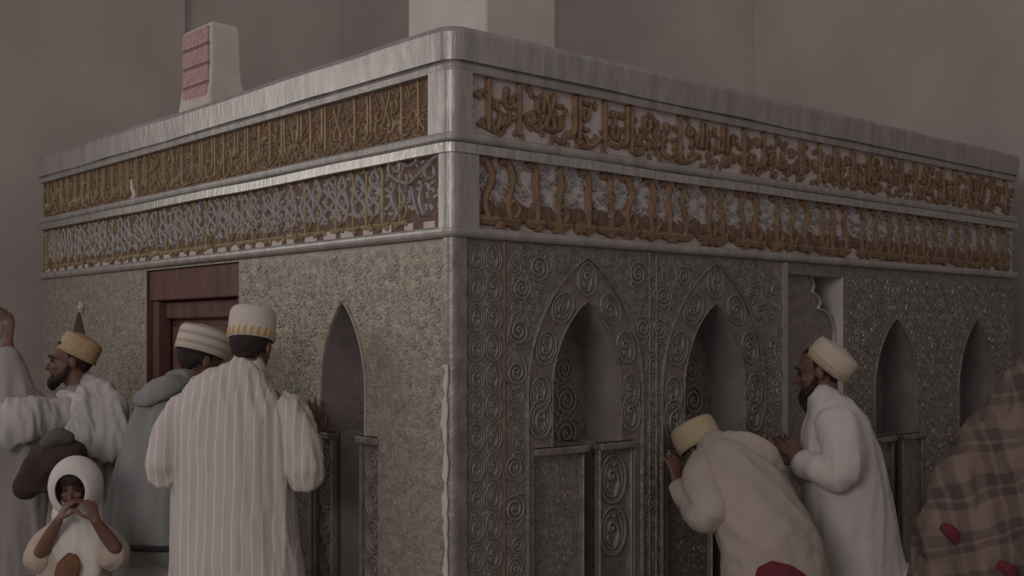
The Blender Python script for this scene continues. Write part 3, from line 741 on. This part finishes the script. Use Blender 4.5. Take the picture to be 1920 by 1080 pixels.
def fuse(mb, name, voxel, smooth=4, fold=None):
    me = mb.mesh(name)
    o = bpy.data.objects.new('tmp', me); COL.objects.link(o)
    r = o.modifiers.new('r', 'REMESH'); r.mode = 'VOXEL'; r.voxel_size = voxel
    if smooth:
        s = o.modifiers.new('s', 'SMOOTH'); s.iterations = smooth; s.factor = .5
    dg = bpy.context.evaluated_depsgraph_get(); dg.update()
    out = bpy.data.meshes.new_from_object(o.evaluated_get(dg)); out.name = name
    bpy.data.objects.remove(o); bpy.data.meshes.remove(me)
    if fold:
        nr = [v.normal.copy() for v in out.vertices]
        for v, nn in zip(out.vertices, nr): v.co += nn * fold(v.co, nn)
        out.update()
    for p in out.polygons: p.use_smooth = True
    return out
def folds(amp, f=9.0, fz=1.2, seed=0.0, twist=0.0):
    def g(p, n):
        q = Vector((p.x * f + p.z * twist, p.y * f, p.z * fz + seed)); a = noise.noise(q)
        b = noise.noise(Vector((p.x * f * 2.3 + 5, p.y * f * 2.3, p.z * fz * 2.6 + seed)))
        c = noise.noise(Vector((p.x * 7 + seed, p.y * 7, p.z * 7)) + Vector((a, b, a)) * .6)
        return amp * ((1 - 2.6 * abs(a)) * .8 + b * .6 - .5 * max(0.0, .16 - abs(c)) * 2.2)
    return g
def frame(facing, tilt=0.0, roll_=0.0):
    """rotation with face towards 'facing' (local -Y), tilt > 0 looks down"""
    f = Vector((facing[0], facing[1], 0)).normalized()
    yaw = math.atan2(f.x, -f.y)
    return Matrix.Rotation(yaw, 3, 'Z') @ Matrix.Rotation(roll_, 3, 'Y') @ Matrix.Rotation(tilt, 3, 'X')
def add_head(mb, c, rot, s=1.0):
    L = lambda x, y, z: Vector(c) + rot @ Vector((x * s, y * s, z * s))
    ball(mb, L(0, .012, .030), (.076 * s, .096 * s, .092 * s), rot, 20)          # skull
    ball(mb, L(0, -.028, -.035), (.062 * s, .066 * s, .078 * s), rot, 18)        # face
    ball(mb, L(0, -.055, -.088), (.034 * s, .032 * s, .028 * s), rot)            # chin
    ball(mb, L(0, -.080, .022), (.052 * s, .018 * s, .013 * s), rot)             # brow
    tube(mb, [L(0, -.088, .010), L(0, -.100, -.018), L(0, -.113, -.036)], [.008 * s, .010 * s, .014 * s], rot @ Vector((1, 0, 0)), 10)   # nose
    for k in (-1, 1):
        ball(mb, L(k * .012, -.098, -.040), (.009 * s, .010 * s, .008 * s), rot, 8)
        ball(mb, L(k * .080, .012, -.008), (.010 * s, .022 * s, .032 * s), rot, 10)   # ears
        ball(mb, L(k * .038, -.070, -.028), (.020 * s, .018 * s, .016 * s), rot, 10)  # cheeks
    ball(mb, L(0, -.090, -.060), (.024 * s, .010 * s, .006 * s), rot, 10)        # lips
    ball(mb, L(0, -.087, -.071), (.021 * s, .010 * s, .007 * s), rot, 10)
def add_hand(mb, wrist, d, palm, curl=.3, s=1.0, thumb=1, spread=.13):
    """hand from the wrist along d; palm = direction the palm faces; thumb = +1/-1 side"""
    d = Vector(d).normalized(); pn = Vector(palm); pn = (pn - d * pn.dot(d)).normalized(); sd = d.cross(pn).normalized() * thumb
    w = Vector(wrist)
    tube(mb, [w - d * .02 * s, w + d * .03 * s, w + d * .085 * s], [(.026 * s, .02 * s), (.036 * s, .016 * s), (.041 * s, .014 * s)], sd, 14)
    for i, (off, L_) in enumerate(((.034, .072), (.0115, .082), (-.0115, .076), (-.034, .060))):
        b = w + d * (.088 - .004 * abs(i - 1)) * s + sd * off * s; dd = (d + sd * off / .034 * spread).normalized(); pts = [b - dd * .02 * s, b]
        for k, fr in enumerate((.42, .32, .26)):
            a = curl * (k + 1) * .75; b = b + (dd * math.cos(a) + pn * math.sin(a)) * L_ * fr * s; pts.append(b)
        tube(mb, pts, [.0095 * s, .0095 * s, .009 * s, .0085 * s, .007 * s], sd, 9, 2)
    b = w + d * .02 * s + sd * .03 * s
    tube(mb, [b, b + (d * .5 + sd * .75 + pn * .2).normalized() * .035 * s, b + (d * .75 + sd * .6 + pn * .35).normalized() * .068 * s, b + (d * .9 + sd * .45 + pn * .5).normalized() * .090 * s], [.014 * s, .012 * s, .0105 * s, .008 * s], pn, 9, 2)
def cap_mesh(c, rot, rx, ry, h, base, s=1.0, flare=1.0, z_sub=None, n=36, dome=.03):
    """brimless cap; closed shell with its own thickness; z from base to base+h in head space"""
    mb = MB(); prof = [(.93, 0), (1.0, 0.0), (1.012 * flare, .25 * h), (1.015 * flare, .6 * h), (.985 * flare, .86 * h), (.90 * flare, .97 * h), (.70 * flare, h), (.35, h + dome * .35), (.02, h + dome * .45)]
    inner = [(.02, h - .02), (.6, h - .022), (.93, h * .7)]
    pr = prof + inner; k = len(pr)
    vs = [Vector(c) + rot @ Vector((r * rx * math.cos(2 * math.pi * j / n) * s, (r * ry * math.sin(2 * math.pi * j / n) + .012) * s, (base + z) * s)) for r, z in pr for j in range(n)]
    fs = [(i * n + j, i * n + (j + 1) % n, ((i + 1) % k) * n + (j + 1) % n, ((i + 1) % k) * n + j) for i in range(k) for j in range(n)]
    mb.add(vs, fs); return mb.mesh('cap')
def local_mesh(o, c, rot):
    """give a part the head's own axes so its texture follows the head"""
    Mx = Matrix.Translation(Vector(c)) @ rot.to_4x4(); o.data.transform(Mx.inverted())
    o.matrix_basis = Mx
def person(name, label, foot, group=None):
    return thing(name, label, 'person', (foot[0], foot[1], 0), group)
def hair_part(T, c, rot, s=1.0, low=-.085):
    mb = MB(); ball(mb, (0, 0, 0), (.083, .104, .100), None, 28); me = mb.mesh('hair')
    bm = bmesh.new(); bm.from_mesh(me)
    kill = [v for v in bm.verts if (v.co.y < -.025 and v.co.z < .06) or v.co.z < low - .03 + (.0 if v.co.y > .03 else .05)]
    bmesh.ops.delete(bm, geom=kill, context='VERTS')
    bmesh.ops.solidify(bm, geom=bm.faces[:], thickness=.006)
    bm.to_mesh(me); bm.free()
    me.transform(Matrix.Translation(Vector(c)) @ rot.to_4x4() @ Matrix.Diagonal((s, s, s, 1)) @ Matrix.Translation((0, .014, .022)))
    return link('hair', me, 'hair', T, smooth=True)
def beard_part(T, c, rot, s=1.0, long=.05):
    mb = MB(); L = lambda x, y, z: Vector(c) + rot @ Vector((x * s, y * s, z * s))
    tube(mb, [L(-.066, -.005, -.02), L(-.062, -.035, -.075), L(-.03, -.075, -.100), L(.03, -.075, -.100), L(.062, -.035, -.075), L(.066, -.005, -.02)], [.010 * s, .018 * s, .024 * s, .024 * s, .018 * s, .010 * s], Vector((0, 0, 1)), 12)
    tube(mb, [L(0, -.07, -.09), L(0, -.085, -.12), L(0, -.085, -.115 - long)], [(.04 * s, .03 * s), (.038 * s, .03 * s), (.015 * s, .012 * s)], rot @ Vector((1, 0, 0)), 12)
    me = fuse(mb, 'beard', .007 * s, 2, lambda p, n: .004 * noise.noise(p * 70)); return link('beard', me, 'hair', T)
def face_marks(T, c, rot, s=1.0):
    for k in (-1, 1):
        mb = MB(); ball(mb, Vector(c) + rot @ Vector((k * .031 * s, -.086 * s, 0)), (.012 * s, .007 * s, .006 * s), rot, 10); mb.build('eye', 'eye', T, smooth=True)
        mb = MB(); cc = Vector(c)
        tube(mb, [cc + rot @ (Vector((k * x, y, z)) * s) for x, y, z in ((.012, -.098, .022), (.032, -.096, .028), (.052, -.080, .020))], [.003 * s, .005 * s, .003 * s], rot @ Vector((0, 0, 1)), 8); mb.build('eyebrow', 'hair', T, smooth=True)
def body_mesh(T, head, hrot, neck, chest, hip, sh, el, wr, kn, an, hands, s=1.0, voxel=.0065, side=Vector((1, 0, 0)), headless=False):
    mb = MB(); V = Vector
    add_head(mb, head, hrot, s)
    hb = V(head) + hrot @ V((0, .02 * s, -.06 * s))
    tube(mb, [hb, (hb + V(neck)) / 2, V(neck)], [.052 * s, .052 * s, .058 * s], side)
    tube(mb, [V(neck), (V(neck) + V(chest)) / 2, V(chest), (V(chest) + V(hip)) / 2, V(hip)], [(.07 * s, .06 * s), (.13 * s, .08 * s), (.14 * s, .09 * s), (.125 * s, .085 * s), (.135 * s, .09 * s)], side)
    for i in range(2):
        tube(mb, [V(neck).lerp(V(sh[i]), .3), V(sh[i]), V(sh[i]).lerp(V(el[i]), .5), V(el[i]), V(el[i]).lerp(V(wr[i]), .4), V(wr[i])], [.045 * s, .05 * s, .045 * s, .036 * s, .037 * s, .025 * s], side, 14)
        if hands[i]: add_hand(mb, wr[i], *hands[i])
        hp = V(hip) + side.normalized() * (.08 * s * (-1 if i == 0 else 1))
        tube(mb, [hp, hp.lerp(V(kn[i]), .5), V(kn[i]), V(kn[i]).lerp(V(an[i]), .35), V(an[i])], [.08 * s, .075 * s, .052 * s, .052 * s, .034 * s], side, 14)
        fd = -(hrot @ V((0, 1, 0))); fd.z = 0; fd.normalize()
        tube(mb, [V(an[i]) - fd * .03 * s - ZZ * .035 * s, V(an[i]) + fd * .06 * s - ZZ * .045 * s, V(an[i]) + fd * .15 * s - ZZ * .055 * s], [(.03 * s, .03 * s), (.038 * s, .028 * s), (.04 * s, .018 * s)], fd.cross(ZZ), 12)
    return link('body', fuse(mb, 'body', voxel, 2), 'skin', T)
def robe(T, name, m, parts, voxel=.012, smooth=4, fold=None, label=None, split=False):
    if split:
        for p in parts[1:]: robe(T, 'sleeve', m, [p], voxel, 2, fold)
        parts = parts[:1]
    mb = MB()
    for pts, rad, side in parts: tube(mb, pts, rad, side, 28)
    return link(name, fuse(mb, name, voxel, smooth, fold), m, T, label=label)
X1 = Vector((1, 0, 0))
def gz(px, Y, z): return Vector(((px - 960) / FPX * Y, Y, z))

# --- man in the white striped robe, seen from behind
Y = 4.70
T = person('person', 'man in long white striped robe and white cap with gold band seen from behind', gz(445, Y, 0))
hc = W(472, 650, Y + .03); hr = frame((.18, 1), .22, 0)
SHD = [W(365, 775, Y), W(528, 775, Y)]; EL = [W(308, 885, Y - .03), W(572, 893, Y - .03)]; WR = [W(345, 800, Y + .26), W(583, 815, Y + .20)]
body_mesh(T, hc, hr, W(462, 705, Y), W(445, 790, Y + .01), gz(442, Y, .92), SHD, EL, WR, [gz(415, Y, .5), gz(470, Y, .5)], [gz(412, Y, .085), gz(474, Y, .085)],
          [((.35, .5, .8), (.3, .6, -.2), .5, 1, 1), ((.02, .22, 1), (-.35, .9, 0), .25, 1.02, -1)], 1.0)
robe(T, 'striped_robe', 'robe_striped', [
    ([gz(446, Y, .10), gz(446, Y, .45), W(443, 1060, Y), W(438, 950, Y), W(437, 850, Y), W(441, 775, Y), W(448, 735, Y), W(457, 706, Y), W(464, 688, Y + .01)],
     [(.34, .27), (.30, .24), (.272, .21), (.252, .18), (.243, .165), (.245, .15), (.20, .125), (.115, .095), (.072, .075)], X1),
    ([W(385, 775, Y), W(345, 775, Y), W(318, 832, Y - .02), W(309, 883, Y - .03), W(325, 860, Y + .10), W(340, 815, Y + .22)], [.07, .082, .078, .072, .066, .055], X1),
    ([W(500, 775, Y), W(540, 775, Y), W(563, 835, Y - .02), W(571, 892, Y - .03), W(577, 865, Y + .08), W(581, 832, Y + .17)], [.07, .082, .080, .074, .064, .054], X1)],
    .011, 5, folds(.011, 17, .8, 2.0), split=True)
mb = MB(); tube(mb, [W(464, 694, Y + .01), W(467, 681, Y + .015)], [(.076, .078), (.068, .07)], X1, 28); link('collar', mb.mesh('collar'), 'robe_white', T, smooth=True)
hair_part(T, hc, hr)
o = link('cap', cap_mesh(hc, hr, .094, .108, .135, .025), 'cap_white', T, smooth=True); local_mesh(o, hc, hr)
CAPO = o
for k in range(22):          # gold embroidery standing on the rim
    a = 2 * math.pi * k / 22; mb = MB()
    f = lambda x, y, oo: hc + hr @ Vector((math.cos(a + x / .1) * (.0945 + oo), math.sin(a + x / .1) * (.1085 + oo) + .012, .025 + y))
    ribbon(mb, [(-.006, .006), (.0, .022), (.006, .040)], .0055, .004, f, 2); ribbon(mb, [(.006, .006), (.0, .018), (-.005, .030)], .004, .004, f, 2)
    g = mb.build('gold_embroidery', 'gold_thread', T)

# --- man in the grey hooded robe
Y = 5.30
T = person('person', 'man in grey hooded robe and cream striped cap facing the wooden door', gz(320, Y, 0))
hc = W(376, 676, Y + .05); hr = frame((.75, .75), .30, 0)
SHD = [W(275, 755, Y), W(390, 755, Y)]
body_mesh(T, hc, hr, W(345, 725, Y), W(325, 800, Y), gz(318, Y, .88), SHD, [W(272, 870, Y + .02), W(410, 880, Y + .05)], [W(310, 850, Y + .12), W(400, 820, Y + .28)], [gz(300, Y, .48), gz(345, Y, .48)], [gz(297, Y, .085), gz(348, Y, .085)],
          [((.5, .5, .6), (.3, .8, 0), .5, 1, 1), ((.1, .4, .9), (0, 1, 0), .4, 1, -1)])
robe(T, 'hooded_robe', 'robe_grey', [
    ([gz(322, Y, .655), W(324, 965, Y), W(327, 915, Y), W(330, 855, Y), W(333, 790, Y), W(334, 748, Y), W(342, 712, Y)], [(.31, .21), (.30, .205), (.285, .195), (.255, .185), (.215, .17), (.165, .13), (.07, .07)], X1),
    ([W(380, 745, Y), W(405, 800, Y), W(412, 880, Y + .03), W(402, 830, Y + .22)], [.08, .08, .075, .06], X1)],
    .012, 5, folds(.013, 10, .7, 11))
robe(T, 'hood', 'robe_grey', [([W(256, 752, Y - .10), W(285, 738, Y - .14), W(318, 722, Y - .12), W(352, 715, Y - .03)], [(.018, .03), (.03, .055), (.03, .05), (.02, .04)], Vector((0, -1, .3)))], .010, 4, folds(.006, 14, 6, 4))
robe(T, 'under_skirt', 'robe_pale_grey', [([gz(316, Y, .10), gz(316, Y, .4), gz(318, Y, .68)], [(.29, .20), (.275, .19), (.21, .14)], X1)], .014, 3, folds(.010, 9, .8, 3))
mb = MB(); n = 40
vs = []; fs = []
for z in (.645, .672):
    for rr in (1.0, 1.04):
        for j in range(n):
            a = 2 * math.pi * j / n; vs.append(gz(322, Y, z) + Vector((.308 * rr * math.cos(a), .210 * rr * math.sin(a), 0)))
for j in range(n):
    k = (j + 1) % n; fs += [(j, k, n + k, n + j), (2 * n + j, 3 * n + j, 3 * n + k, 2 * n + k), (n + j, n + k, 3 * n + k, 3 * n + j), (j, 2 * n + j, 2 * n + k, k)]
mb.add(vs, fs); mb.build('hem_braid', 'dark_trim', T, smooth=True)
hair_part(T, hc, hr)
o = link('cap', cap_mesh(hc, hr, .106, .124, .125, .028), 'cap_striped', T, smooth=True); local_mesh(o, hc, hr)

# --- bearded man with the gold cap, arm raised
Y = 5.78
T = person('person', 'bearded man in white shawl and gold cap raising one arm at left edge', gz(140, Y, 0))
hc = W(132, 676, Y); hr = frame((-1, -.35), .02, 0)
SHD = [W(108, 780, Y - .06), W(200, 782, Y)]
body_mesh(T, hc, hr, W(145, 742, Y), W(148, 830, Y), gz(148, Y, .92), SHD, [W(30, 752, Y - .25), W(215, 880, Y)], [W(14, 640, Y - .26), W(200, 965, Y - .02)], [gz(130, Y, .5), gz(165, Y, .5)], [gz(127, Y, .085), gz(168, Y, .085)],
          [((.02, 0, 1), (-.3, -.6, 0), .35, 1.05, -1), None], 1.0)
robe(T, 'robe', 'robe_dim', [
    ([gz(145, Y, .10), gz(145, Y, .5), W(150, 950, Y), W(155, 870, Y), W(155, 805, Y), W(152, 768, Y), W(146, 737, Y)], [(.32, .28), (.29, .24), (.265, .21), (.235, .19), (.21, .165), (.16, .135), (.075, .075)], X1),
    ([W(115, 785, Y - .08), W(68, 775, Y - .18), W(34, 758, Y - .25), W(17, 702, Y - .26), W(13, 668, Y - .26)], [.10, .105, .10, .075, .06], Vector((0, 1, 0))),
    ([W(48, 780, Y - .24), W(34, 860, Y - .24), W(26, 980, Y - .22), gz(26, Y - .2, .45)], [(.11, .06), (.14, .07), (.15, .07), (.15, .06)], X1)],
    .012, 5, folds(.016, 12, .9, 8), split=True)
FY = Vector((0, -1, 0))
robe(T, 'tunic_front', 'robe_white', [([W(142, 745, Y - .13), W(136, 795, Y - .18), W(128, 850, Y - .20), W(124, 900, Y - .21)], [(.03, .05), (.035, .07), (.035, .075), (.03, .07)], FY)], .010, 3, folds(.008, 22, 1.5, 6))
robe(T, 'shawl', 'shawl_grey', [
    ([W(150, 722, Y + .07), W(172, 732, Y - .04), W(196, 765, Y - .12), W(200, 812, Y - .16), W(182, 850, Y - .19)], [(.03, .05), (.045, .075), (.05, .105), (.045, .115), (.03, .09)], FY),
    ([W(150, 735, Y - .09), W(158, 775, Y - .17), W(148, 825, Y - .21), W(132, 862, Y - .22)], [(.03, .04), (.035, .055), (.035, .06), (.025, .04)], FY),
    ([W(132, 745, Y - .12), W(98, 775, Y - .22), W(50, 785, Y - .34), W(2, 800, Y - .36)], [(.03, .05), (.04, .085), (.045, .105), (.045, .12)], FY)],
    .010, 3, folds(.016, 17, 2.2, 5, 6))
hair_part(T, hc, hr); beard_part(T, hc, hr, 1.0, .03); face_marks(T, hc, hr)
hr2 = hr @ Matrix.Rotation(-.5, 3, 'X')
o = link('cap', cap_mesh(hc, hr2, .093, .108, .105, .030, 1.0, .93), 'cap_gold', T, smooth=True); local_mesh(o, hc, hr2)
# bag hanging at his side
B = thing('shoulder_bag', 'dark brown bag with olive flap hanging by the bearded man in white', 'bag', W(85, 925, 5.30))
Yb = 5.30
mb = MB(); tube(mb, [W(42, 922, Yb), W(75, 885, Yb), W(112, 850, Yb), W(145, 850, Yb)], [(.045, .07), (.09, .08), (.10, .08), (.05, .06)], ZZ); 
tube(mb, [W(60, 905, Yb), W(95, 915, Yb)], [(.04, .06), (.03, .05)], ZZ)
link('bag_body', fuse(mb, 'bag_body', .011, 4, folds(.010, 12, 8, 1)), 'leather', B)
mb = MB(); tube(mb, [W(88, 832, Yb - .05), W(108, 818, Yb - .05), W(130, 822, Yb - .04)], [(.03, .05), (.042, .06), (.03, .045)], ZZ); link('bag_flap', fuse(mb, 'bag_flap', .010, 3, folds(.006, 14, 9, 2)), 'olive', B)

# --- child in the white headscarf
Y = 4.90
T = person('person', 'small child in white headscarf holding both hands up to the mouth', gz(140, Y, 0))
hc = W(141, 912, Y - .02); hr = frame((.10, -1), .12, 0); s = .82
SHD = [W(100, 1008, Y), W(184, 1008, Y)]; EL = [W(74, 1040, Y - .10), W(218, 1030, Y - .10)]; WR = [W(110, 975, Y - .17), W(178, 975, Y - .17)]
body_mesh(T, hc, hr, W(141, 975, Y), W(141, 1040, Y), gz(141, Y, .50), SHD, EL, WR, [gz(128, Y, .28), gz(154, Y, .28)], [gz(126, Y, .065), gz(156, Y, .065)],
          [((.35, .25, .8), (.6, .5, 0), .5, .72, -1), ((-.35, .25, .8), (-.6, .5, 0), .5, .72, 1)], .80, .0055)
mb = MB(); n = 36; th0 = math.radians(40); rings = []
for k in range(5): rings.append((th0 + .02 * k, .86 + .035 * k))
for k in range(1, 13): rings.append((th0 + .08 + (math.pi - .04 - th0 - .08) * k / 12, 1.0))
vs = [Vector((.113 * r * math.sin(t) * math.cos(2 * math.pi * j / n), -.122 * math.cos(t), .132 * r * math.sin(t) * math.sin(2 * math.pi * j / n) * (1.0 if math.sin(2 * math.pi * j / n) > 0 else 1.12))) for t, r in rings for j in range(n)]
mb.add(vs, [(i * n + j, i * n + (j + 1) % n, (i + 1) * n + (j + 1) % n, (i + 1) * n + j) for i in range(len(rings) - 1) for j in range(n)])
me = mb.mesh('headscarf')
me.transform(Matrix.Translation(hc) @ hr.to_4x4() @ Matrix.Translation((0, .010, .0)))
o = link('headscarf', me, 'robe_white', T, smooth=True); so = o.modifiers.new('thick', 'SOLIDIFY'); so.thickness = .008; sb = o.modifiers.new('sub', 'SUBSURF'); sb.levels = sb.render_levels = 1
robe(T, 'scarf_front', 'robe_white', [([W(141, 958, Y + .01), W(142, 985, Y - .05), W(146, 1025, Y - .085), W(150, 1080, Y - .085)], [(.085, .085), (.10, .06), (.105, .045), (.085, .04)], X1)], .009, 4, folds(.010, 16, 3, 6))
robe(T, 'dress', 'sleeve_cream', [
    ([gz(141, Y, .10), gz(141, Y, .35), W(141, 1080, Y), W(141, 1025, Y), W(141, 990, Y)], [(.20, .16), (.18, .14), (.155, .12), (.15, .11), (.09, .075)], X1),
    ([W(112, 1002, Y), W(88, 1022, Y - .03), W(70, 1052, Y - .08)], [.06, .062, .06], X1),
    ([W(172, 1002, Y), W(198, 1015, Y - .03), W(216, 1045, Y - .07)], [.06, .062, .065], X1)], .010, 4, folds(.009, 14, 2, 9), split=True)
mb = MB(); tube(mb, [W(122, 1085, Y - .13), W(130, 1060, Y - .14), W(136, 1040, Y - .13)], [(.05, .02), (.05, .02), (.025, .015)], X1); link('printed_panel', fuse(mb, 'printed_panel', .007, 2), 'orange_brown', T)
mb = MB(); ball(mb, hc + hr @ Vector((0, -.008, .045)), (.068, .075, .058), hr, 20); link('hair', mb.mesh('hair'), 'hair', T, smooth=True)
face_marks(T, hc, hr, .80)

# --- man stooping in the cream jacket
Y = 4.80
T = person('person', 'stooping man in cream jacket and pale yellow cap pressing his head into a niche', gz(1450, 4.72, 0))
hc = W(1314, 845, 5.04); hr = frame((-.75, .66), .55, 0)
SD = Vector((.90, .42, 0)).normalized()
SHD = [W(1322, 872, 4.90), W(1420, 880, 5.02)]; EL = [W(1335, 965, 4.74), W(1470, 960, 5.05)]; WR = [W(1272, 912, 4.93), W(1400, 930, 5.15)]
body_mesh(T, hc, hr, W(1345, 850, 4.98), W(1388, 910, 4.90), gz(1440, 4.78, .70), SHD, EL, WR, [gz(1415, 4.85, .42), gz(1465, 4.95, .42)], [gz(1435, 4.72, .085), gz(1485, 4.80, .085)],
          [((-.1, .35, .9), (-.6, .75, 0), .3, 1.0, -1), ((-.5, .6, .5), (-.6, .7, 0), .4, 1, -1)], .95, side=SD)
robe(T, 'jacket', 'robe_cream', [
    ([W(1335, 838, 4.98), W(1360, 868, 4.93), W(1392, 915, 4.86), W(1420, 970, 4.80), W(1446, 1035, 4.76), gz(1455, 4.75, .56)], [(.085, .09), (.175, .13), (.195, .155), (.20, .165), (.225, .185), (.24, .20)], SD),
    ([W(1335, 862, 4.92), W(1316, 895, 4.83), W(1330, 955, 4.74), W(1318, 968, 4.74), W(1295, 935, 4.84), W(1276, 916, 4.91)], [.075, .082, .08, .07, .06, .052], SD),
    ([W(1410, 872, 5.0), W(1440, 905, 5.02), W(1468, 950, 5.04), W(1420, 935, 5.12)], [.075, .08, .075, .06], SD)],
    .011, 5, folds(.009, 8, 6, 3, 6), split=True)
robe(T, 'hood', 'robe_cream', [([W(1352, 828, 4.93), W(1395, 838, 4.88), W(1435, 858, 4.87), W(1462, 878, 4.88)], [(.045, .03), (.075, .035), (.07, .04), (.03, .035)], Vector((.4, -.5, .6)))], .010, 4, folds(.006, 12, 6, 7))
robe(T, 'under_robe', 'robe_pale_grey', [([gz(1462, 4.78, .10), gz(1458, 4.78, .35), gz(1452, 4.78, .64)], [(.24, .21), (.23, .20), (.20, .17)], SD)], .013, 3, folds(.010, 9, 1, 5))
mb = MB(); tube(mb, [W(1410, 1112, 4.60), W(1455, 1082, 4.555), W(1500, 1100, 4.57)], [(.06, .03), (.065, .035), (.05, .03)], ZZ); link('red_sash', fuse(mb, 'red_sash', .009, 3, folds(.006, 10, 6, 1)), 'red', T, label='red cloth at the back of the jacket')
hair_part(T, hc, hr)
o = link('cap', cap_mesh(hc, hr, .093, .108, .115, .015), 'cap_yellow', T, smooth=True); local_mesh(o, hc, hr)

# --- bearded man in the plain white robe
Y = 5.20
T = person('person', 'bearded man in plain white robe and white cap with tan band facing the shrine', gz(1600, Y, 0))
hc = W(1536, 695, Y + .02); hr = frame((-.92, .40), .16, 0)
SD = Vector((.42, .9, 0)).normalized()
SHD = [W(1570, 818, Y - .13), W(1553, 818, Y + .13)]; EL = [W(1580, 893, Y - .22), W(1530, 890, Y + .25)]; WR = [W(1502, 868, Y - .10), W(1492, 862, Y + .16)]
body_mesh(T, hc, hr, W(1552, 757, Y), W(1572, 840, Y), gz(1598, Y, .90), SHD, EL, WR, [gz(1590, Y - .08, .5), gz(1590, Y + .08, .5)], [gz(1612, Y - .08, .085), gz(1612, Y + .08, .085)],
          [((-.5, .35, .75), (-.1, .9, 0), .4, .95, 1), ((-.6, .2, .7), (0, -.9, 0), .4, .95, -1)], 1.0, side=SD)
robe(T, 'robe', 'robe_white', [
    ([gz(1628, Y, .10), gz(1622, Y, .4), W(1604, 1080, Y), W(1590, 960, Y), W(1577, 865, Y), W(1563, 795, Y), W(1553, 765, Y), W(1543, 742, Y)], [(.25, .29), (.24, .27), (.22, .225), (.20, .198), (.20, .175), (.175, .14), (.115, .10), (.068, .072)], SD),
    ([W(1565, 785, Y - .13), W(1578, 830, Y - .19), W(1578, 886, Y - .22), W(1545, 884, Y - .18), W(1506, 868, Y - .11)], [.085, .088, .082, .07, .058], SD),
    ([W(1550, 785, Y + .13), W(1540, 830, Y + .20), W(1530, 888, Y + .24), W(1498, 866, Y + .17)], [.085, .085, .08, .06], SD)],
    .011, 5, folds(.012, 10, 1.8, 21), split=True)
mb = MB(); tube(mb, [W(1545, 750, Y), W(1540, 737, Y)], [(.078, .076), (.070, .069)], SD, 28); link('collar', mb.mesh('collar'), 'robe_white', T, smooth=True)
hair_part(T, hc, hr); beard_part(T, hc, hr, 1.0, .06); face_marks(T, hc, hr)
hr2 = hr @ Matrix.Rotation(-.85, 3, 'X')
o = link('cap', cap_mesh(hc, hr2, .094, .110, .105, .030), 'cap_cream', T, smooth=True); local_mesh(o, hc, hr2)
mb = MB(); n = 36; vs = []
for z, r in ((.028, 1.0), (.028, 1.03), (.062, 1.04), (.062, 1.005)):
    for j in range(n): vs.append(hc + hr2 @ Vector((.0945 * r * math.cos(2 * math.pi * j / n), .1105 * r * math.sin(2 * math.pi * j / n) + .012, z)))
mb.add(vs, [(i * n + j, i * n + (j + 1) % n, ((i + 1) % 4) * n + (j + 1) % n, ((i + 1) % 4) * n + j) for i in range(4) for j in range(n)]); mb.build('cap_band', 'tan_band', T, smooth=True)

# --- person wrapped in the plaid shawl at the right edge
Y = 4.45
T = person('person', 'person wrapped in brown plaid shawl with red patches at right edge', gz(1935, Y, 0))
hc = W(1962, 716, Y); hr = frame((-.6, .8), .2, 0)
body_mesh(T, hc, hr, W(1958, 785, Y), W(1940, 870, Y), gz(1925, Y, .88), [W(1870, 830, Y), W(2030, 830, Y)], [W(1825, 930, Y - .02), W(2060, 960, Y)], [W(1850, 870, Y + .22), W(1990, 900, Y + .25)], [gz(1905, Y, .48), gz(1955, Y, .48)], [gz(1903, Y, .085), gz(1960, Y, .085)], [((.1, .5, .8), (0, 1, 0), .4, 1, 1), None])
robe(T, 'plaid_shawl', 'plaid', [
    ([gz(1915, Y, .30), W(1912, 1080, Y), W(1918, 980, Y), W(1926, 900, Y), W(1940, 830, Y), W(1955, 760, Y), W(1960, 705, Y), W(1962, 680, Y)], [(.42, .28), (.40, .27), (.365, .25), (.31, .23), (.245, .20), (.175, .16), (.125, .13), (.08, .09)], X1),
    ([W(1880, 800, Y - .02), W(1840, 850, Y - .05), W(1805, 930, Y - .06), W(1790, 1030, Y - .05)], [.08, .095, .11, .12], X1)],
    .012, 5, folds(.034, 8, 1.6, 33, 4))
robe(T, 'under_robe', 'robe_dim', [([gz(1918, Y, .08), gz(1918, Y, .36)], [(.30, .22), (.28, .2)], X1)], .014, 3)
def patch(px, py, r, dv):
    mb = MB(); c = W(px, py, Y - dv); tube(mb, [c + Vector((-r * .8, 0, r * .5)), c + Vector((0, -.01, 0)), c + Vector((r * .4, 0, -r))], [(r * .55, .022), (r * .75, .022), (r * .35, .022)], X1, 10)
    link('red_patch', fuse(mb, 'red_patch', .008, 2), 'red', T, label='red patch on the shawl')
patch(1783, 998, .036, .175); patch(1890, 1068, .036, .275)
